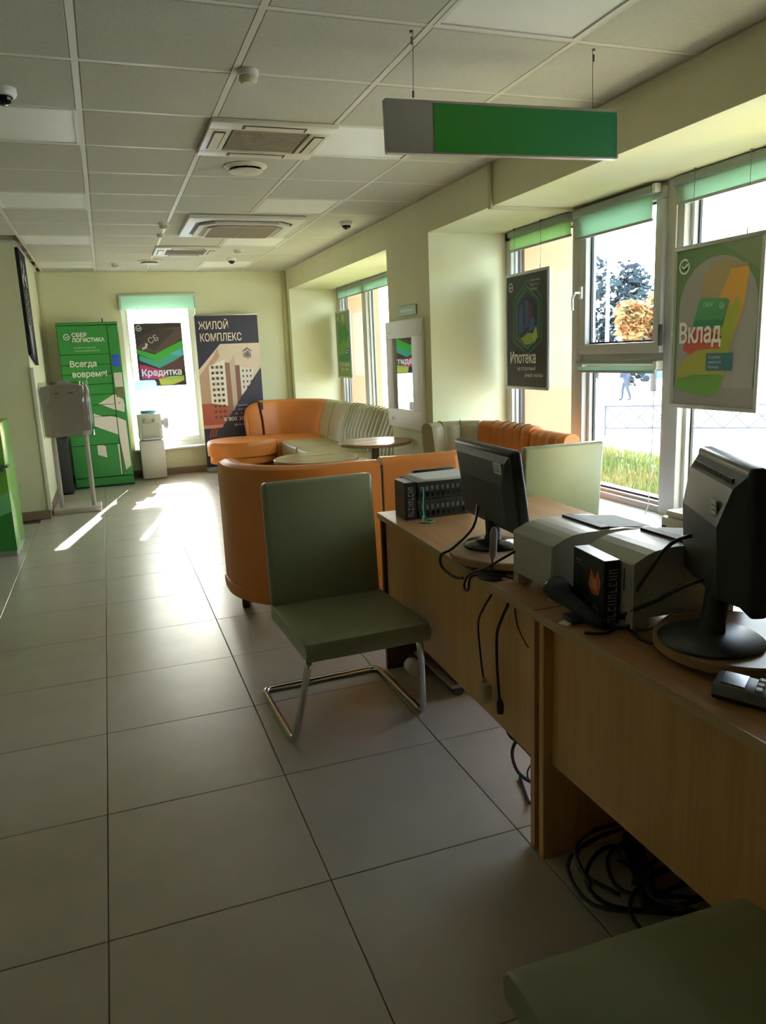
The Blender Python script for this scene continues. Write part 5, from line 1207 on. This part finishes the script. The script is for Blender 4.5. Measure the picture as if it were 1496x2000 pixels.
def cassette(i, k, label):
    t = thing('air_conditioner', label, 'air conditioner', (GX0+0.6*i+0.3, GY0+0.6*k+0.3, H-0.006))
    ACW = mat('ac_white', (214, 206, 186), 0.4); ACG = mat('ac_grille', (164, 152, 130), 0.6)
    s = 0.315; b = MB(); g = 0.20
    for a in ((-s, s, -s, -g), (-s, s, g, s), (-s, -g, -g, g), (g, s, -g, g)): b.bb(a[0], a[1], a[2], a[3], -0.022, 0.0, bev=0.004)
    b.build('panel', ACW, t)
    b = MB(); b.bb(-g+.012, g-.012, -g+.012, g-.012, -0.018, -0.006, bev=0.003, seg=1); gr = b.build('intake_grille', ACG, t)
    b = MB()
    for q in range(15): b.bb(-g+.02, g-.02, -g+.03+.024*q, -g+.036+.024*q, -0.0205, -0.018)
    b.build('slats', mat('ac_slat', (146, 134, 114), 0.6), gr)
    for r_ in range(4):
        M = Matrix.Rotation(PI/2*r_, 4, 'Z'); b = MB(); b.bb(-0.16, 0.16, -0.285, -0.225, -0.0235, -0.0222, 0, M); f_ = b.build('air_outlet', SEAL, t)
        b = MB(); b.bb(-0.148, 0.148, -0.279, -0.231, -0.0275, -0.0232, 0, M, 0.002, 1); b.build('flap', ACW, f_)
cassette(1, 1, 'square four-way air conditioner nearest the hanging sign')
cassette(1, 8, 'square air conditioner far off near the back wall')
ac = thing('air_conditioner', 'large protruding air conditioner with rounded grille mid-ceiling', 'air conditioner', (1.22, 6.86, H-0.006))
b = MB(); b.bb(-0.475, 0.475, -0.475, 0.475, -0.035, 0.0, bev=0.012); b.build('panel', mat('ac2_white', (224, 218, 204), 0.4), ac)
oct_ = lambda a, c: [(-a, -a+c), (-a+c, -a), (a-c, -a), (a, -a+c), (a, a-c), (a-c, a), (-a+c, a), (-a, a-c)]
b = MB(); b.prism(oct_(.40, .12), -0.036, -0.030, lambda x, y, h: (x, y, h)); b.build('shadow_gap', SEAL, ac)
b = MB(); b.prism(oct_(.375, .115), -0.056, -0.034, lambda x, y, h: (x, y, h)); b.build('inner_panel', MATS['ac2_white'], ac)
b = MB(); b.prism(oct_(.33, .10), -0.0575, -0.055, lambda x, y, h: (x, y, h)); b.build('outlet_ring', mat('ac_ring', (150, 144, 132), 0.5), ac)
b = MB(); b.prism(oct_(.30, .09), -0.066, -0.056, lambda x, y, h: (x, y, h)); g_ = b.build('intake_grille', mat('ac2_grille', (196, 184, 162), 0.6), ac)
b = MB()
for q in range(16): b.bb(-.27, .27, -.26+.034*q, -.252+.034*q, -0.069, -0.066)
b.bb(-.006, .006, -.27, .27, -0.0695, -0.066); b.build('slats', mat('ac2_slat', (172, 158, 138), 0.6), g_)
def sensor(x, y, r, h, label, name='smoke_detector', cat='smoke detector', mt=None):
    t = thing(name, label, cat, (x, y, H-0.006))
    b = MB(); b.lathe([(r, 0), (r, -h*.4), (r*.9, -h*.45)], 28); b.build('base', WHITEP, t)
    b = MB(); b.lathe([(r*.86, -h*.40), (r*.88, -h*.75), (r*.6, -h*.98), (0, -h)], 28); b.build('cap', mt or mat('detector_cream', (206, 196, 172), 0.5), t)
sensor(0.665, 3.30, 0.042, 0.05, 'small round detector at a ceiling grid crossing before the first air conditioner')
sensor(0.585, 6.83, 0.042, 0.05, 'small dark-based detector left of the large air conditioner')
sensor(0.60, 7.42, 0.035, 0.03, 'flat small detector behind the large air conditioner at its left corner')
sensor(1.46, 8.40, 0.05, 0.04, 'detector right of the far square air conditioner')
sensor(0.25, 9.56, 0.05, 0.045, 'detector over the gap between locker and back window')
def diffuser(x, y, label):
    t = thing('air_diffuser', label, 'air diffuser', (x, y, H-0.006))
    b = MB(); b.lathe([(0.125, 0), (0.128, -0.006), (0.10, -0.02), (0.088, -0.014), (0.085, 0)], 40); b.build('ring', mat('diffuser_white', (212, 202, 180), 0.45), t)
    b = MB(); b.lathe([(0.0, -0.012), (0.05, -0.016), (0.098, -0.03), (0.10, -0.034), (0.09, -0.040), (0, -0.042)], 40); b.build('disc', MATS['diffuser_white'], t)
    b = MB(); b.tube([(0, 0, -0.02), (0, 0, 0)], 0.02, 12); b.build('stem', DGREY, t)
diffuser(0.92, 4.83, 'round air diffuser just behind the first air conditioner')
diffuser(0.60, 9.28, 'round air diffuser near the back wall above the locker')
def dome(x, y, r, label):
    t = thing('dome_camera', label, 'camera', (x, y, H-0.006))
    b = MB(); b.lathe([(r, 0), (r*1.02, -r*.35), (r*.92, -r*.55), (r*.75, -r*.60)], 28); b.build('housing', WHITEP, t)
    b = MB(); b.lathe([(r*.72*math.cos(a), -r*.58 - r*.62*math.sin(a)) for a in [PI/2*i/8 for i in range(8)]] + [(0, -r*1.2)], 24); b.build('dome', BLACKG, t)
dome(-0.275, 3.72, 0.055, 'black dome camera at the top left frame edge')
dome(2.10, 6.62, 0.055, 'black dome camera on the ceiling near the pier')
dome(1.48, 9.02, 0.055, 'black dome camera on the ceiling over the far sofa')
